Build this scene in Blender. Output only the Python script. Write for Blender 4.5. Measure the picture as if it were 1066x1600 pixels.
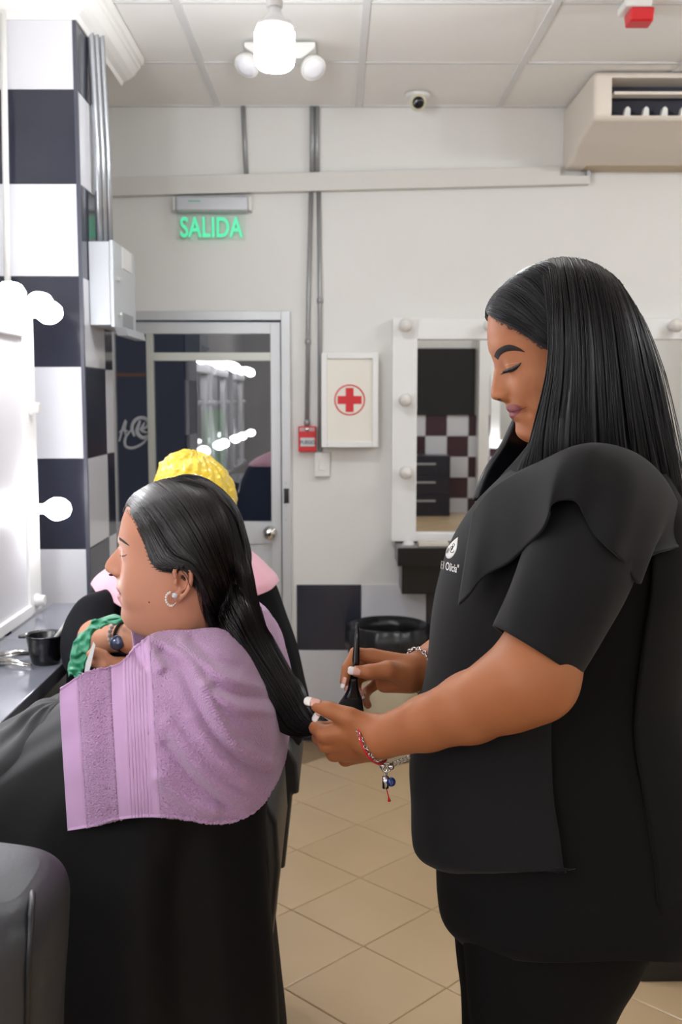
import bpy, bmesh, math, random
import numpy as np
from mathutils import Vector, Matrix, Euler
from mathutils.bvhtree import BVHTree

for o in list(bpy.data.objects):
    bpy.data.objects.remove(o)
random.seed(7); RNG = np.random.default_rng(7)
SC = bpy.context.scene
COL = SC.collection
R = math.radians

# ------------------------------------------------------------------ camera
F_PX, CAM_H = 1633.0, 1.58
PITCH = math.atan2(800 - 624, F_PX)
YAW = -math.atan2(533 - 525, F_PX)
cd = bpy.data.cameras.new('camera')
cam = bpy.data.objects.new('camera', cd); COL.objects.link(cam)
cam.location = (0, 0, CAM_H)
cam.rotation_euler = (math.pi / 2 - PITCH, 0, YAW)
cd.sensor_fit = 'HORIZONTAL'; cd.sensor_width = 36.0
cd.lens = F_PX / 1066 * 36.0
cd.clip_start = 0.05; cd.clip_end = 60
cd.dof.use_dof = True; cd.dof.focus_distance = 1.42; cd.dof.aperture_fstop = 13.0
SC.camera = cam
CROT = Euler(cam.rotation_euler).to_matrix()

# ------------------------------------------------------------------ world, exposure
w = bpy.data.worlds.new('world'); SC.world = w; w.use_nodes = True
bg = w.node_tree.nodes['Background']
bg.inputs[0].default_value = (0.05, 0.06, 0.08, 1); bg.inputs[1].default_value = 5.0
SC.view_settings.view_transform = 'Standard'; SC.view_settings.look = 'None'
SC.view_settings.gamma = 1.0; SC.view_settings.use_curve_mapping = False
SC.view_settings.exposure = 0.18
SC.cycles.use_denoising = True
SC.cycles.max_bounces = 8; SC.cycles.diffuse_bounces = 4; SC.cycles.glossy_bounces = 4
SC.cycles.transparent_max_bounces = 8
SC.cycles.sample_clamp_indirect = 6.0
CEIL_BULB_W = 150.0       # emission strength of the ceiling bulbs
MIRROR_BULB_W = 44.0     # emission strength of the bulbs around the mirrors

def P(px, py, Y):
    """point of the place seen at pixel (px,py) of the 1066x1600 frame, on the plane y=Y"""
    d = CROT @ Vector(((px - 533) / F_PX, (800 - py) / F_PX, -1.0))
    t = Y / d.y
    return np.array((d.x * t, Y, CAM_H + d.z * t))
def PZ(px, py, Z):
    d = CROT @ Vector(((px - 533) / F_PX, (800 - py) / F_PX, -1.0))
    t = (Z - CAM_H) / d.z
    return np.array((d.x * t, d.y * t, Z))
def PX(px, py, X):
    d = CROT @ Vector(((px - 533) / F_PX, (800 - py) / F_PX, -1.0))
    t = X / d.x
    return np.array((X, d.y * t, CAM_H + d.z * t))

# ------------------------------------------------------------------ materials
def lin(c):
    return tuple(((v / 255) / 12.92 if v / 255 <= 0.04045 else ((v / 255 + 0.055) / 1.055) ** 2.4) for v in c)
MATS = {}
def mat(name, rgb, rough=0.5, metal=0.0, spec=0.5, noise=None, bump=None, sheen=0, sss=0, coat=0, emit=None, stretch=None):
    """rgb is sRGB 0-255; noise=(scale, amount) colour mottling; bump=(scale, strength, distance)"""
    if name in MATS: return MATS[name]
    m = bpy.data.materials.new(name); m.use_nodes = True
    nt = m.node_tree; b = nt.nodes['Principled BSDF']
    c = lin(rgb)
    b.inputs['Base Color'].default_value = (*c, 1)
    b.inputs['Roughness'].default_value = rough; b.inputs['Metallic'].default_value = metal
    b.inputs['Specular IOR Level'].default_value = spec
    if sheen:
        b.inputs['Sheen Weight'].default_value = sheen; b.inputs['Sheen Roughness'].default_value = 0.5
    if coat: b.inputs['Coat Weight'].default_value = coat; b.inputs['Coat Roughness'].default_value = 0.08
    if sss:
        b.inputs['Subsurface Weight'].default_value = sss
        b.inputs['Subsurface Radius'].default_value = (1.0, 0.35, 0.18); b.inputs['Subsurface Scale'].default_value = 0.006
    if emit:
        b.inputs['Emission Color'].default_value = (*lin(emit[0]), 1); b.inputs['Emission Strength'].default_value = emit[1]
    tc = nt.nodes.new('ShaderNodeTexCoord'); src = tc.outputs['Object']
    if stretch:
        mp = nt.nodes.new('ShaderNodeMapping'); mp.inputs['Scale'].default_value = stretch
        nt.links.new(src, mp.inputs['Vector']); src = mp.outputs['Vector']
    if noise:
        n = nt.nodes.new('ShaderNodeTexNoise'); n.inputs['Scale'].default_value = noise[0]; n.inputs['Detail'].default_value = 4
        nt.links.new(src, n.inputs['Vector'])
        mx = nt.nodes.new('ShaderNodeMix'); mx.data_type = 'RGBA'
        a = noise[1]
        mx.inputs['A'].default_value = (*[max(0, v * (1 - a)) for v in c], 1)
        mx.inputs['B'].default_value = (*[min(1, v * (1 + a)) for v in c], 1)
        nt.links.new(n.outputs['Fac'], mx.inputs['Factor']); nt.links.new(mx.outputs['Result'], b.inputs['Base Color'])
    if bump:
        n = nt.nodes.new('ShaderNodeTexNoise'); n.inputs['Scale'].default_value = bump[0]; n.inputs['Detail'].default_value = 3
        nt.links.new(src, n.inputs['Vector'])
        bp = nt.nodes.new('ShaderNodeBump'); bp.inputs['Strength'].default_value = bump[1]; bp.inputs['Distance'].default_value = bump[2]
        nt.links.new(n.outputs['Fac'], bp.inputs['Height']); nt.links.new(bp.outputs['Normal'], b.inputs['Normal'])
    MATS[name] = m; return m
def emission(name, rgb, strength):
    if name in MATS: return MATS[name]
    m = bpy.data.materials.new(name); m.use_nodes = True; nt = m.node_tree
    nt.nodes.remove(nt.nodes['Principled BSDF'])
    e = nt.nodes.new('ShaderNodeEmission'); e.inputs[0].default_value = (*lin(rgb), 1); e.inputs[1].default_value = strength
    nt.links.new(e.outputs[0], nt.nodes['Material Output'].inputs[0]); MATS[name] = m; return m
def pane_glass(name, tint, ior, refl_rough=0.0):
    m = bpy.data.materials.new(name); m.use_nodes = True; nt = m.node_tree
    nt.nodes.remove(nt.nodes['Principled BSDF'])
    t = nt.nodes.new('ShaderNodeBsdfTransparent'); t.inputs[0].default_value = (*tint, 1)
    g = nt.nodes.new('ShaderNodeBsdfGlossy'); g.inputs['Roughness'].default_value = refl_rough
    f = nt.nodes.new('ShaderNodeFresnel'); f.inputs[0].default_value = ior
    x = nt.nodes.new('ShaderNodeMixShader')
    nt.links.new(f.outputs[0], x.inputs[0]); nt.links.new(t.outputs[0], x.inputs[1]); nt.links.new(g.outputs[0], x.inputs[2])
    nt.links.new(x.outputs[0], nt.nodes['Material Output'].inputs[0]); MATS[name] = m; return m

# ------------------------------------------------------------------ objects
WLOC = {}
def tag(o, label=None, cat=None, group=None, kind=None):
    if label: o['label'] = label
    if cat: o['category'] = cat
    if group: o['group'] = group
    if kind: o['kind'] = kind
    return o
def thing(name, label, cat, loc=(0, 0, 0), group=None, kind=None):
    o = bpy.data.objects.new(name, None); COL.objects.link(o); o.empty_display_size = 0.05
    o.location = tuple(float(v) for v in loc); WLOC[o.name] = np.array(loc, float)
    return tag(o, label, cat, group, kind)
def wloc(o):
    return WLOC.get(o.name, np.zeros(3)) if o else np.zeros(3)
def obj(name, V, Fc, m, parent=None, smooth=False, bevel=0, solid=0, subsurf=0, loc=None):
    """one mesh object; V in world metres"""
    V = np.asarray(V, float)
    off = wloc(parent)
    me = bpy.data.meshes.new(name)
    if loc is not None: base = np.array(loc, float)
    else: base = off
    me.from_pydata((V - base).tolist(), [], [list(map(int, f)) for f in Fc] if not isinstance(Fc, np.ndarray) else Fc.tolist())
    me.validate()
    bm = bmesh.new(); bm.from_mesh(me); bmesh.ops.recalc_face_normals(bm, faces=bm.faces); bm.to_mesh(me); bm.free()
    if smooth: me.polygons.foreach_set('use_smooth', [True] * len(me.polygons))
    for mm in (m if isinstance(m, (list, tuple)) else [m]): me.materials.append(mm)
    o = bpy.data.objects.new(name, me); COL.objects.link(o)
    if parent: o.parent = parent
    o.location = tuple(base - off); WLOC[o.name] = base
    if bevel:
        b = o.modifiers.new('bevel', 'BEVEL'); b.width = bevel; b.segments = 3; b.limit_method = 'ANGLE'; b.angle_limit = R(35)
        me.polygons.foreach_set('use_smooth', [True] * len(me.polygons))
        try: o.modifiers.new('wn', 'WEIGHTED_NORMAL')
        except Exception: pass
    if solid:
        s = o.modifiers.new('solid', 'SOLIDIFY'); s.thickness = solid; s.offset = 0
    if subsurf:
        s = o.modifiers.new('sub', 'SUBSURF'); s.levels = subsurf; s.render_levels = subsurf
    return o
def share(src, name, parent, loc):
    """another piece with the same mesh at world loc"""
    o = bpy.data.objects.new(name, src.data); COL.objects.link(o)
    if parent: o.parent = parent
    for md in src.modifiers:
        n = o.modifiers.new(md.name, md.type)
        if md.type == 'BEVEL': n.width = md.width; n.segments = md.segments; n.limit_method = md.limit_method; n.angle_limit = md.angle_limit
    o.location = tuple(np.array(loc, float) - wloc(parent)); WLOC[o.name] = np.array(loc, float)
    return o

class MB:
    def __init__(s): s.V = []; s.F = []
    def add(s, V, Fc):
        k = len(s.V); s.V.extend([tuple(map(float, v)) for v in V]); s.F.extend([[k + int(i) for i in f] for f in Fc]); return s
    def box(s, x0, x1, y0, y1, z0, z1):
        V = [(x, y, z) for z in (z0, z1) for y in (y0, y1) for x in (x0, x1)]
        return s.add(V, [(0, 2, 3, 1), (4, 5, 7, 6), (0, 1, 5, 4), (2, 6, 7, 3), (0, 4, 6, 2), (1, 3, 7, 5)])
    def prism(s, poly, axis, a, b):
        """poly of 2-D points extruded along axis ('x','y','z') from a to b"""
        def put(p, t):
            return {'x': (t, p[0], p[1]), 'y': (p[0], t, p[1]), 'z': (p[0], p[1], t)}[axis]
        n = len(poly)
        V = [put(p, a) for p in poly] + [put(p, b) for p in poly]
        return s.add(V, [list(range(n))[::-1], list(range(n, 2 * n))] + [(i, (i + 1) % n, n + (i + 1) % n, n + i) for i in range(n)])
    def tube(s, pts, r, n=8, caps=True, flat=1.0):
        pts = [np.array(p, float) for p in pts]; m = len(pts)
        rs = [r] * m if np.isscalar(r) else list(r)
        k = []; up = None
        for i in range(m):
            t = pts[min(i + 1, m - 1)] - pts[max(i - 1, 0)]; t = t / (np.linalg.norm(t) + 1e-12)
            if up is None:
                up = np.array((0, 0, 1.0)) if abs(t[2]) < 0.9 else np.array((1.0, 0, 0))
            a = up - t * np.dot(up, t); a /= (np.linalg.norm(a) + 1e-12); up = a; b = np.cross(t, a)
            for j in range(n):
                q = 2 * math.pi * j / n
                k.append(pts[i] + rs[i] * (math.cos(q) * a + flat * math.sin(q) * b))
        Fc = [(i * n + j, i * n + (j + 1) % n, (i + 1) * n + (j + 1) % n, (i + 1) * n + j) for i in range(m - 1) for j in range(n)]
        if caps: Fc += [list(range(n))[::-1], [(m - 1) * n + j for j in range(n)]]
        return s.add(k, Fc)
    def ring(s, c, axis, rad, r, n=20, k=8):
        c = np.array(c, float); axis = np.array(axis, float) / np.linalg.norm(axis)
        a = np.cross(axis, (0, 0, 1.0) if abs(axis[2]) < .9 else (1.0, 0, 0)); a /= np.linalg.norm(a); b = np.cross(axis, a)
        V = []
        for i in range(n):
            q = 2 * math.pi * i / n; d = math.cos(q) * a + math.sin(q) * b
            for j in range(k):
                p = 2 * math.pi * j / k
                V.append(c + d * (rad + r * math.cos(p)) + axis * r * math.sin(p))
        return s.add(V, [(i * k + j, i * k + (j + 1) % k, ((i + 1) % n) * k + (j + 1) % k, ((i + 1) % n) * k + j) for i in range(n) for j in range(k)])
    def lathe(s, prof, c, axis=(0, 0, 1), n=24, caps=True):
        """prof: (radius, height) pairs along axis from c"""
        c = np.array(c, float); axis = np.array(axis, float) / np.linalg.norm(axis)
        a = np.cross(axis, (0, 0, 1.0) if abs(axis[2]) < .9 else (1.0, 0, 0)); a /= np.linalg.norm(a); b = np.cross(axis, a)
        V = []; m = len(prof)
        for rr, h in prof:
            for j in range(n):
                q = 2 * math.pi * j / n; V.append(c + axis * h + max(rr, 1e-5) * (math.cos(q) * a + math.sin(q) * b))
        Fc = [(i * n + j, i * n + (j + 1) % n, (i + 1) * n + (j + 1) % n, (i + 1) * n + j) for i in range(m - 1) for j in range(n)]
        if caps: Fc += [list(range(n))[::-1], [(m - 1) * n + j for j in range(n)]]
        return s.add(V, Fc)
    def ball(s, c, rx, ry=None, rz=None, n=16, m=10):
        ry = ry or rx; rz = rz or rx
        V = [(c[0], c[1], c[2] - rz)]
        for i in range(1, m):
            t = math.pi * i / m - math.pi / 2
            for j in range(n):
                q = 2 * math.pi * j / n
                V.append((c[0] + rx * math.cos(t) * math.cos(q), c[1] + ry * math.cos(t) * math.sin(q), c[2] + rz * math.sin(t)))
        V.append((c[0], c[1], c[2] + rz)); L = len(V) - 1
        Fc = [(0, 1 + (j + 1) % n, 1 + j) for j in range(n)]
        for i in range(m - 2):
            Fc += [(1 + i * n + j, 1 + i * n + (j + 1) % n, 1 + (i + 1) * n + (j + 1) % n, 1 + (i + 1) * n + j) for j in range(n)]
        Fc += [(L, 1 + (m - 2) * n + j, 1 + (m - 2) * n + (j + 1) % n) for j in range(n)]
        return s.add(V, Fc)
    def build(s, name, m, parent=None, smooth=False, **k):
        return obj(name, s.V, s.F, m, parent, smooth, **k)

def grid_faces(m, n, closed=False):
    """m rows, n columns"""
    i = np.arange(m - 1)[:, None]; j = np.arange(n if closed else n - 1)[None, :]; j2 = (j + 1) % n
    return np.stack([(i * n + j), (i * n + j2), ((i + 1) * n + j2), ((i + 1) * n + j)], -1).reshape(-1, 4)
def cr(pts, n):
    """Catmull-Rom resampling (uniform in point index)"""
    p = np.asarray(pts, float); m = len(p)
    t = np.linspace(0, m - 1, n); i = np.clip(t.astype(int), 0, m - 2); f = (t - i)[:, None]
    e = np.vstack([2 * p[0] - p[1], p, 2 * p[-1] - p[-2]])
    a, b, c, d = e[i], e[i + 1], e[i + 2], e[i + 3]
    return 0.5 * (2 * b + (c - a) * f + (2 * a - 5 * b + 4 * c - d) * f ** 2 + (3 * b - a - 3 * c + d) * f ** 3)
def crn(G, axis, n):
    G = np.moveaxis(np.asarray(G, float), axis, 0); sh = G.shape
    return np.moveaxis(cr(G.reshape(sh[0], -1), n).reshape((n,) + sh[1:]), 0, axis)
def arclen(p, n):
    p = np.asarray(p, float); d = np.r_[0, np.cumsum(np.linalg.norm(np.diff(p, axis=0), axis=1))]
    t = np.linspace(0, d[-1], n)
    return np.stack([np.interp(t, d, p[:, k]) for k in range(p.shape[1])], 1)
def pxl(lst):
    return np.array([P(*a) for a in lst])

# --- implicit surfaces: rounded cones blended together, meshed with surface nets
def seg(p, a, b, ra, rb):
    a = np.asarray(a, np.float32); b = np.asarray(b, np.float32); ab = b - a; L = float(ab @ ab) + 1e-12
    t = np.clip(((p - a) @ ab) / L, 0, 1)
    return np.linalg.norm(p - a - t[:, None] * ab, axis=1) - (ra + (rb - ra) * t)
def ell(p, c, r):
    q = (p - np.asarray(c, np.float32)) / np.asarray(r, np.float32)
    k = np.linalg.norm(q, axis=1); return (k - 1) * min(r)
def smin(a, b, k):
    h = np.clip(0.5 + 0.5 * (b - a) / k, 0, 1); return b + (a - b) * h - k * h * (1 - h)
def chain(p, pts, rad, k=0.004):
    d = None
    for i in range(len(pts) - 1):
        e = seg(p, pts[i], pts[i + 1], rad[i], rad[i + 1]); d = e if d is None else smin(d, e, k)
    return d
def nets(fn, lo, hi, h):
    lo = np.array(lo, float); hi = np.array(hi, float)
    n = np.ceil((hi - lo) / h).astype(int) + 1
    ax = [lo[k] + h * np.arange(n[k]) for k in range(3)]
    g = np.stack(np.meshgrid(*ax, indexing='ij'), -1).reshape(-1, 3).astype(np.float32)
    v = np.concatenate([fn(c) for c in np.array_split(g, max(1, len(g) // 400000))]).reshape(n)
    ins = v < 0
    c = np.zeros(n - 1, int)
    for i in (0, 1):
        for j in (0, 1):
            for k in (0, 1):
                c += ins[i:n[0] - 1 + i, j:n[1] - 1 + j, k:n[2] - 1 + k]
    act = (c > 0) & (c < 8); idx = -np.ones(n - 1, int); cells = np.argwhere(act); idx[act] = np.arange(len(cells))
    acc = np.zeros((len(cells), 3)); cnt = np.zeros(len(cells))
    cor = [(i, j, k) for i in (0, 1) for j in (0, 1) for k in (0, 1)]
    for a in cor:
        for d in range(3):
            if a[d]: continue
            b = list(a); b[d] = 1
            va = v[tuple((cells + a).T)]; vb = v[tuple((cells + b).T)]
            x = (va < 0) != (vb < 0); t = np.where(x, va / (va - vb + 1e-12), 0)
            q = np.tile(np.array(a, float), (len(cells), 1)); q[:, d] += t
            acc += q * x[:, None]; cnt += x
    V = lo + h * (cells + acc / cnt[:, None])
    Fs = []
    for d in range(3):
        u, w_ = (d + 1) % 3, (d + 2) % 3
        s1 = [slice(1, -1)] * 3; s1[d] = slice(0, -1); s2 = list(s1); s2[d] = slice(1, None)
        e = np.argwhere(ins[tuple(s1)] != ins[tuple(s2)])
        off = np.ones(3, int); off[d] = 0; e = e + off
        flip = ins[tuple(e.T)]
        def cell(du, dw):
            q = e.copy(); q[:, u] += du; q[:, w_] += dw; return idx[tuple(q.T)]
        f = np.stack([cell(-1, -1), cell(0, -1), cell(0, 0), cell(-1, 0)], 1)
        f[~flip] = f[~flip][:, ::-1]; Fs.append(f)
    return V, np.concatenate(Fs)
def laplacian(V, Fc, it=2, lam=0.5):
    V = V.copy(); e = np.concatenate([Fc[:, [0, 1]], Fc[:, [1, 2]], Fc[:, [2, 3]], Fc[:, [3, 0]]])
    for _ in range(it):
        s = np.zeros_like(V); c = np.zeros(len(V))
        np.add.at(s, e[:, 0], V[e[:, 1]]); np.add.at(s, e[:, 1], V[e[:, 0]]); np.add.at(c, e[:, 0], 1); np.add.at(c, e[:, 1], 1)
        V += lam * (s / np.maximum(c, 1)[:, None] - V)
    return V
def vnormals(V, Fc):
    n = np.cross(V[Fc[:, 2]] - V[Fc[:, 0]], V[Fc[:, 3]] - V[Fc[:, 1]]); N = np.zeros_like(V)
    for k in range(4): np.add.at(N, Fc[:, k], n)
    return N / (np.linalg.norm(N, axis=1)[:, None] + 1e-12)
def union(pieces):
    """pieces: closed mesh objects; the first becomes the union of all"""
    a = pieces[0]
    for b in pieces[1:]:
        n0 = len(a.data.vertices); ok = False
        for solver in ('MANIFOLD', 'EXACT'):
            md = a.modifiers.new('u', 'BOOLEAN'); md.operation = 'UNION'; md.object = b
            try: md.solver = solver
            except TypeError:
                a.modifiers.remove(md); continue
            bpy.context.view_layer.update()
            dg = bpy.context.evaluated_depsgraph_get(); me = bpy.data.meshes.new_from_object(a.evaluated_get(dg))
            a.modifiers.remove(md)
            if len(me.vertices) > max(n0, len(b.data.vertices)) * 0.9: ok = True; break
        if not ok:
            print('UNION FAILED', a.name, b.name, len(me.vertices), n0)
            bm = bmesh.new(); bm.from_mesh(a.data); bm.from_mesh(b.data); me = bpy.data.meshes.new(a.name)
            for mm in a.data.materials: me.materials.append(mm)
            bm.to_mesh(me); bm.free()
        me.polygons.foreach_set('use_smooth', [True] * len(me.polygons))
        a.data = me; bpy.data.objects.remove(b)
    return a
def bvh_of(V, Fc):
    return BVHTree.FromPolygons([tuple(v) for v in V], [list(map(int, f)) for f in Fc])
def text_mesh(s, size, shear=0.0, offset=0.0, sx=1.0):
    cu = bpy.data.curves.new('t', 'FONT'); cu.body = s; cu.size = size; cu.shear = shear; cu.offset = offset
    cu.align_x = 'CENTER'; cu.align_y = 'CENTER'; cu.resolution_u = 4
    o = bpy.data.objects.new('t', cu); COL.objects.link(o); bpy.context.view_layer.update()
    me = bpy.data.meshes.new_from_object(o.evaluated_get(bpy.context.evaluated_depsgraph_get()))
    V = np.array([v.co[:] for v in me.vertices]); Fc = [list(p.vertices) for p in me.polygons]
    bpy.data.objects.remove(o); V[:, 0] *= sx
    return V, Fc
# ================================================================== the room
WB, WL, WR_, WREAR, CEIL = 4.73, -1.28, 3.6, -5.2, 2.85
M_wall = mat('white_wall_paint', (226, 224, 220), 0.6, noise=(3.0, 0.03), bump=(60, 0.08, 0.002))
M_ceil = mat('ceiling_panel', (244, 242, 238), 0.8, noise=(5, 0.02), bump=(220, 0.15, 0.001))
M_tbar = mat('ceiling_bar', (214, 213, 211), 0.5)
M_tbar2 = mat('ceiling_bar_wide', (224, 223, 222), 0.5)
M_grout = mat('grout', (120, 120, 122), 0.9)
M_tw = mat('white_glazed_tile', (214, 214, 219), 0.16, noise=(2, 0.015))
M_tb = mat('black_glazed_tile', (46, 48, 60), 0.12, noise=(9, 0.25), bump=(14, 0.02, 0.002))
M_alu = mat('painted_aluminium', (200, 202, 204), 0.38, 0.25, noise=(4, 0.04))
M_alu2 = mat('pale_aluminium', (196, 198, 190), 0.4, 0.2)
M_steel = mat('galvanised_steel', (176, 180, 184), 0.32, 0.75, noise=(14, 0.08))
M_chrome = mat('chrome', (215, 214, 210), 0.12, 1.0)
M_white = mat('white_lacquer', (235, 234, 232), 0.35)
M_plastic = mat('white_plastic', (228, 227, 222), 0.4)
M_cream = mat('cream_plastic', (226, 216, 203), 0.45, noise=(3, 0.03))
M_black = mat('black_lacquer', (16, 16, 19), 0.25)
M_blackm = mat('black_matt', (14, 14, 16), 0.7)
M_red = mat('red_plastic', (206, 28, 36), 0.35)
M_mirror = mat('mirror_silver', (236, 238, 238), 0.01, 1.0)
M_dark = mat('dark_exterior', (126, 128, 140), 0.8, noise=(2, 0.3))
M_bulb = emission('ceiling_bulb_glow', (246, 250, 255), CEIL_BULB_W)
M_mbulb = emission('mirror_bulb_glow', (250, 250, 255), MIRROR_BULB_W)
M_unlit = mat('unlit_bulb_glass', (230, 226, 220), 0.25)
M_socket = mat('lamp_socket', (222, 220, 218), 0.4)

def structure(o, label, cat): return tag(o, label, cat, kind='structure')
def mk(name, parent=None, m=None, **k):
    pass

# ---- floor of diagonal tiles
M_fl = mat('floor_tile', (206, 178, 140), 0.22, noise=(2.2, 0.09), bump=(40, 0.03, 0.001))
M_fg = mat('floor_grout', (146, 122, 92), 0.8)
fl = structure(MB().box(WL - .3, WR_ + .2, WREAR - .2, 8.0, -0.12, -0.004).build('floor', M_fg), 'beige ceramic floor laid in diagonal tiles', 'floor')
TS = 0.309; dg_ = TS * math.sqrt(2); c0 = PZ(565, 1421, 0)
hh = (TS - 0.003) / math.sqrt(2)
def tile_mesh(e):
    b = 0.0015
    V = [(-hh, 0, -e), (0, -hh, -e), (hh, 0, -e), (0, hh, -e), (-hh, 0, -b), (0, -hh, -b), (hh, 0, -b), (0, hh, -b),
         (-hh + 2 * b, 0, 0), (0, -hh + 2 * b, 0), (hh - 2 * b, 0, 0), (0, hh - 2 * b, 0)]
    Fc = [(8, 9, 10, 11)] + [(a + i, a + (i + 1) % 4, a + 4 + (i + 1) % 4, a + 4 + i) for a in (0, 4) for i in range(4)]
    return np.array(V), Fc
first = None; ntile = 0
for i in range(-16, 17):
    for j in range(-16, 17):
        x = c0[0] + (i + j) * dg_ / 2; y = c0[1] + (i - j) * dg_ / 2
        if not (-0.9 < x < 2.4 and 1.9 < y < WB - .16): continue
        if x > 0.45 + 0.36 * y or x < 0.05 - 0.33 * y: continue
        if first is None:
            V, Fc = tile_mesh(0.004); first = obj('tile', V + np.array((x, y, 0)), Fc, M_fl, fl, loc=(x, y, 0))
        else: share(first, 'tile', fl, (x, y, 0))
        ntile += 1
# tiles beyond the reach of the eye: one mass of the same pieces
mb = MB(); V0, F0 = tile_mesh(0.004)
for i in range(-40, 41):
    for j in range(-40, 41):
        x = c0[0] + (i + j) * dg_ / 2; y = c0[1] + (i - j) * dg_ / 2
        if not (WL < x < WR_ and WREAR < y < WB - .16): continue
        if -0.9 < x < 2.4 and 1.9 < y and not (x > 0.45 + 0.36 * y or x < 0.05 - 0.33 * y): continue
        mb.add(V0 + np.array((x, y, 0)), F0)
rest = mb.build('tile_field', M_fl, fl); rest['kind'] = 'stuff'

# ---- ceiling: T-bar grid with loose panels
ce = structure(MB().box(WL - .2, WR_ + .2, WREAR - .2, WB + .2, CEIL + .03, CEIL + .15).build('ceiling', M_ceil), 'white suspended ceiling of square panels in a metal grid', 'ceiling')
CT = 0.612
xs0 = P(560.4, 184, WB)[0]
xs = [xs0 + CT * k for k in range(-3, 6)]
ys = [WB - 0.602 * (k + 1) for k in range(0, 16)]
pan = None
lo_x = [WL] + [x for x in xs if WL < x < WR_] + [WR_]; lo_y = [WB] + ys
for i in range(len(lo_x) - 1):
    for j in range(len(lo_y) - 1):
        x0, x1, y1, y0 = lo_x[i], lo_x[i + 1], lo_y[j], lo_y[j + 1]
        if y0 < -1.0 and i % 1 == 0 and (x0 > 2.6): pass
        MB().box(x0 + .011, x1 - .011, y0 + .011, y1 - .011, CEIL + .001 + .002 * ((i + j) % 2), CEIL + .02).build('panel', M_ceil, ce)
for x in xs:
    if WL < x < WR_: MB().box(x - .013, x + .013, WREAR, WB, CEIL - .004, CEIL + .022).build('grid_bar', M_tbar2, ce)
for k, y in enumerate(ys):
    MB().box(WL, WR_, y - .007, y + .007, CEIL - .002, CEIL + .022).build('grid_bar', M_tbar, ce)
for (a, b, c, d) in ((WL, WR_, WB - .02, WB), ):
    MB().box(a, b, c, d, CEIL - .003, CEIL + .02).build('edge_bar', M_tbar, ce)

# ---- walls
dtop = P(330, 487, WB)[2]; dR = P(455, 700, WB)[0]
mb = MB().box(dR, WR_ + .1, WB, WB + .15, -.1, CEIL + .05).box(WL - .1, dR, WB, WB + .15, dtop, CEIL + .05)
wb = structure(mb.build('wall_back', M_wall), 'white back wall with black and white tiles along its foot', 'wall')
# base tiles of the back wall
TB = 0.2975
bx0 = P(463.5, 960, WB)[0]; bz = [P(500, 913, WB)[2], P(500, 1015, WB)[2], P(500, 1130, WB)[2], 0.0]
for r in range(3):
    for c in range(11):
        x0 = bx0 + TB * c; x1 = x0 + TB
        if x0 > WR_ - .1: continue
        z1, z0 = bz[r], bz[r + 1]
        MB().box(x0 + .0012, min(x1 - .0012, WR_), WB - .009, WB, z0 + .0012, z1 - .0012).build('tile', M_tb if (r + c) % 2 == 0 else M_tw, wb, bevel=.0012)
wlft = structure(MB().box(WL - .15, WL, WREAR, WB + .15, -.1, CEIL + .05).build('wall_left', M_wall), 'white side wall behind the lit mirror stations', 'wall')
wr = structure(MB().box(WR_, WR_ + .15, WREAR, WB + .15, -.1, CEIL + .05).build('wall_right', M_wall), 'plain white side wall far from the mirrors', 'wall')
wre = structure(MB().box(WL - .1, WR_ + .1, WREAR - .15, WREAR, -.1, CEIL + .05).build('wall_rear', M_wall), 'wall at the other end of the salon, seen only in the mirror', 'wall')

# ---- tiled pillar
pX = P(133, 624, 3.38)[0]; pY0, pY1, pX0 = 3.38, 3.81, WL
pil = structure(MB().box(pX0, pX - .009, pY0 + .009, pY1, 0, CEIL).build('pillar', M_grout), 'square pillar clad in black and white checkered tiles', 'pillar')
rows_px = [30, 140, 287, 432, 573, 717, 858]
zr = [P(100, y, pY0)[2] for y in rows_px]
step = (zr[1] - zr[-1]) / 5
z = zr[-1]
while z > 0.02: z -= step; zr.append(max(z, 0.0))
zr[0] = CEIL - .06
for r in range(len(zr) - 1):
    z1, z0 = zr[r], zr[r + 1]
    if z1 - z0 < .01: continue
    x1 = pX - .008; c = 0
    while x1 > pX0 + .01:
        x0 = max(x1 - (0.255 if c == 0 else 0.30), pX0)
        MB().box(x0 + .001, x1 - .001, pY0, pY0 + .009, z0 + .001, z1 - .001).build('tile', M_tw if (r + c) % 2 == 0 else M_tb, pil, bevel=.0012)
        x1 = x0; c += 1
    y0 = pY0 + .010; c = 0
    while y0 < pY1 - .01:
        y1 = min(y0 + .30, pY1)
        MB().box(pX - .009, pX, y0 + .001, y1 - .001, z0 + .001, z1 - .001).build('tile', M_tb if (r + c) % 2 == 0 else M_tw, pil, bevel=.0012)
        y0 = y1; c += 1
MB().box(pX - .010, pX + .0015, pY0 - .0015, pY0 + .011, 0, CEIL - .05).build('corner_bead', mat('dark_bead', (70, 72, 84), 0.35), pil)

# ---- cornice around the pillar head
prof = [(0, 0), (0.005, 0), (0.012, .012), (0.03, .02), (0.05, .034), (0.066, .055), (0.074, .06), (0.074, .07), (0.086, .074), (0.09, .088), (0.09, .1), (0, .1)]
path = [(WL, pY0 - .001), (pX + .001, pY0 - .001), (pX + .001, pY1 + .25)]
V = []
for k, (x, y) in enumerate(path):
    for (o_, h) in prof:
        dx = 0 if k == 0 else o_; dy = -o_ if k < 2 else 0
        V.append((x + dx, y + dy, CEIL - .1 + h - .004))
n = len(prof); Fc = [(i * n + j, i * n + (j + 1) % n, (i + 1) * n + (j + 1) % n, (i + 1) * n + j) for i in range(2) for j in range(n)]
Fc += [list(range(n)), list(range(2 * n, 3 * n))]
structure(obj('trim_1', V, Fc, mat('plaster_cornice', (240, 238, 234), 0.6), smooth=False), 'white moulded cornice around the head of the pillar', 'cornice')

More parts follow.
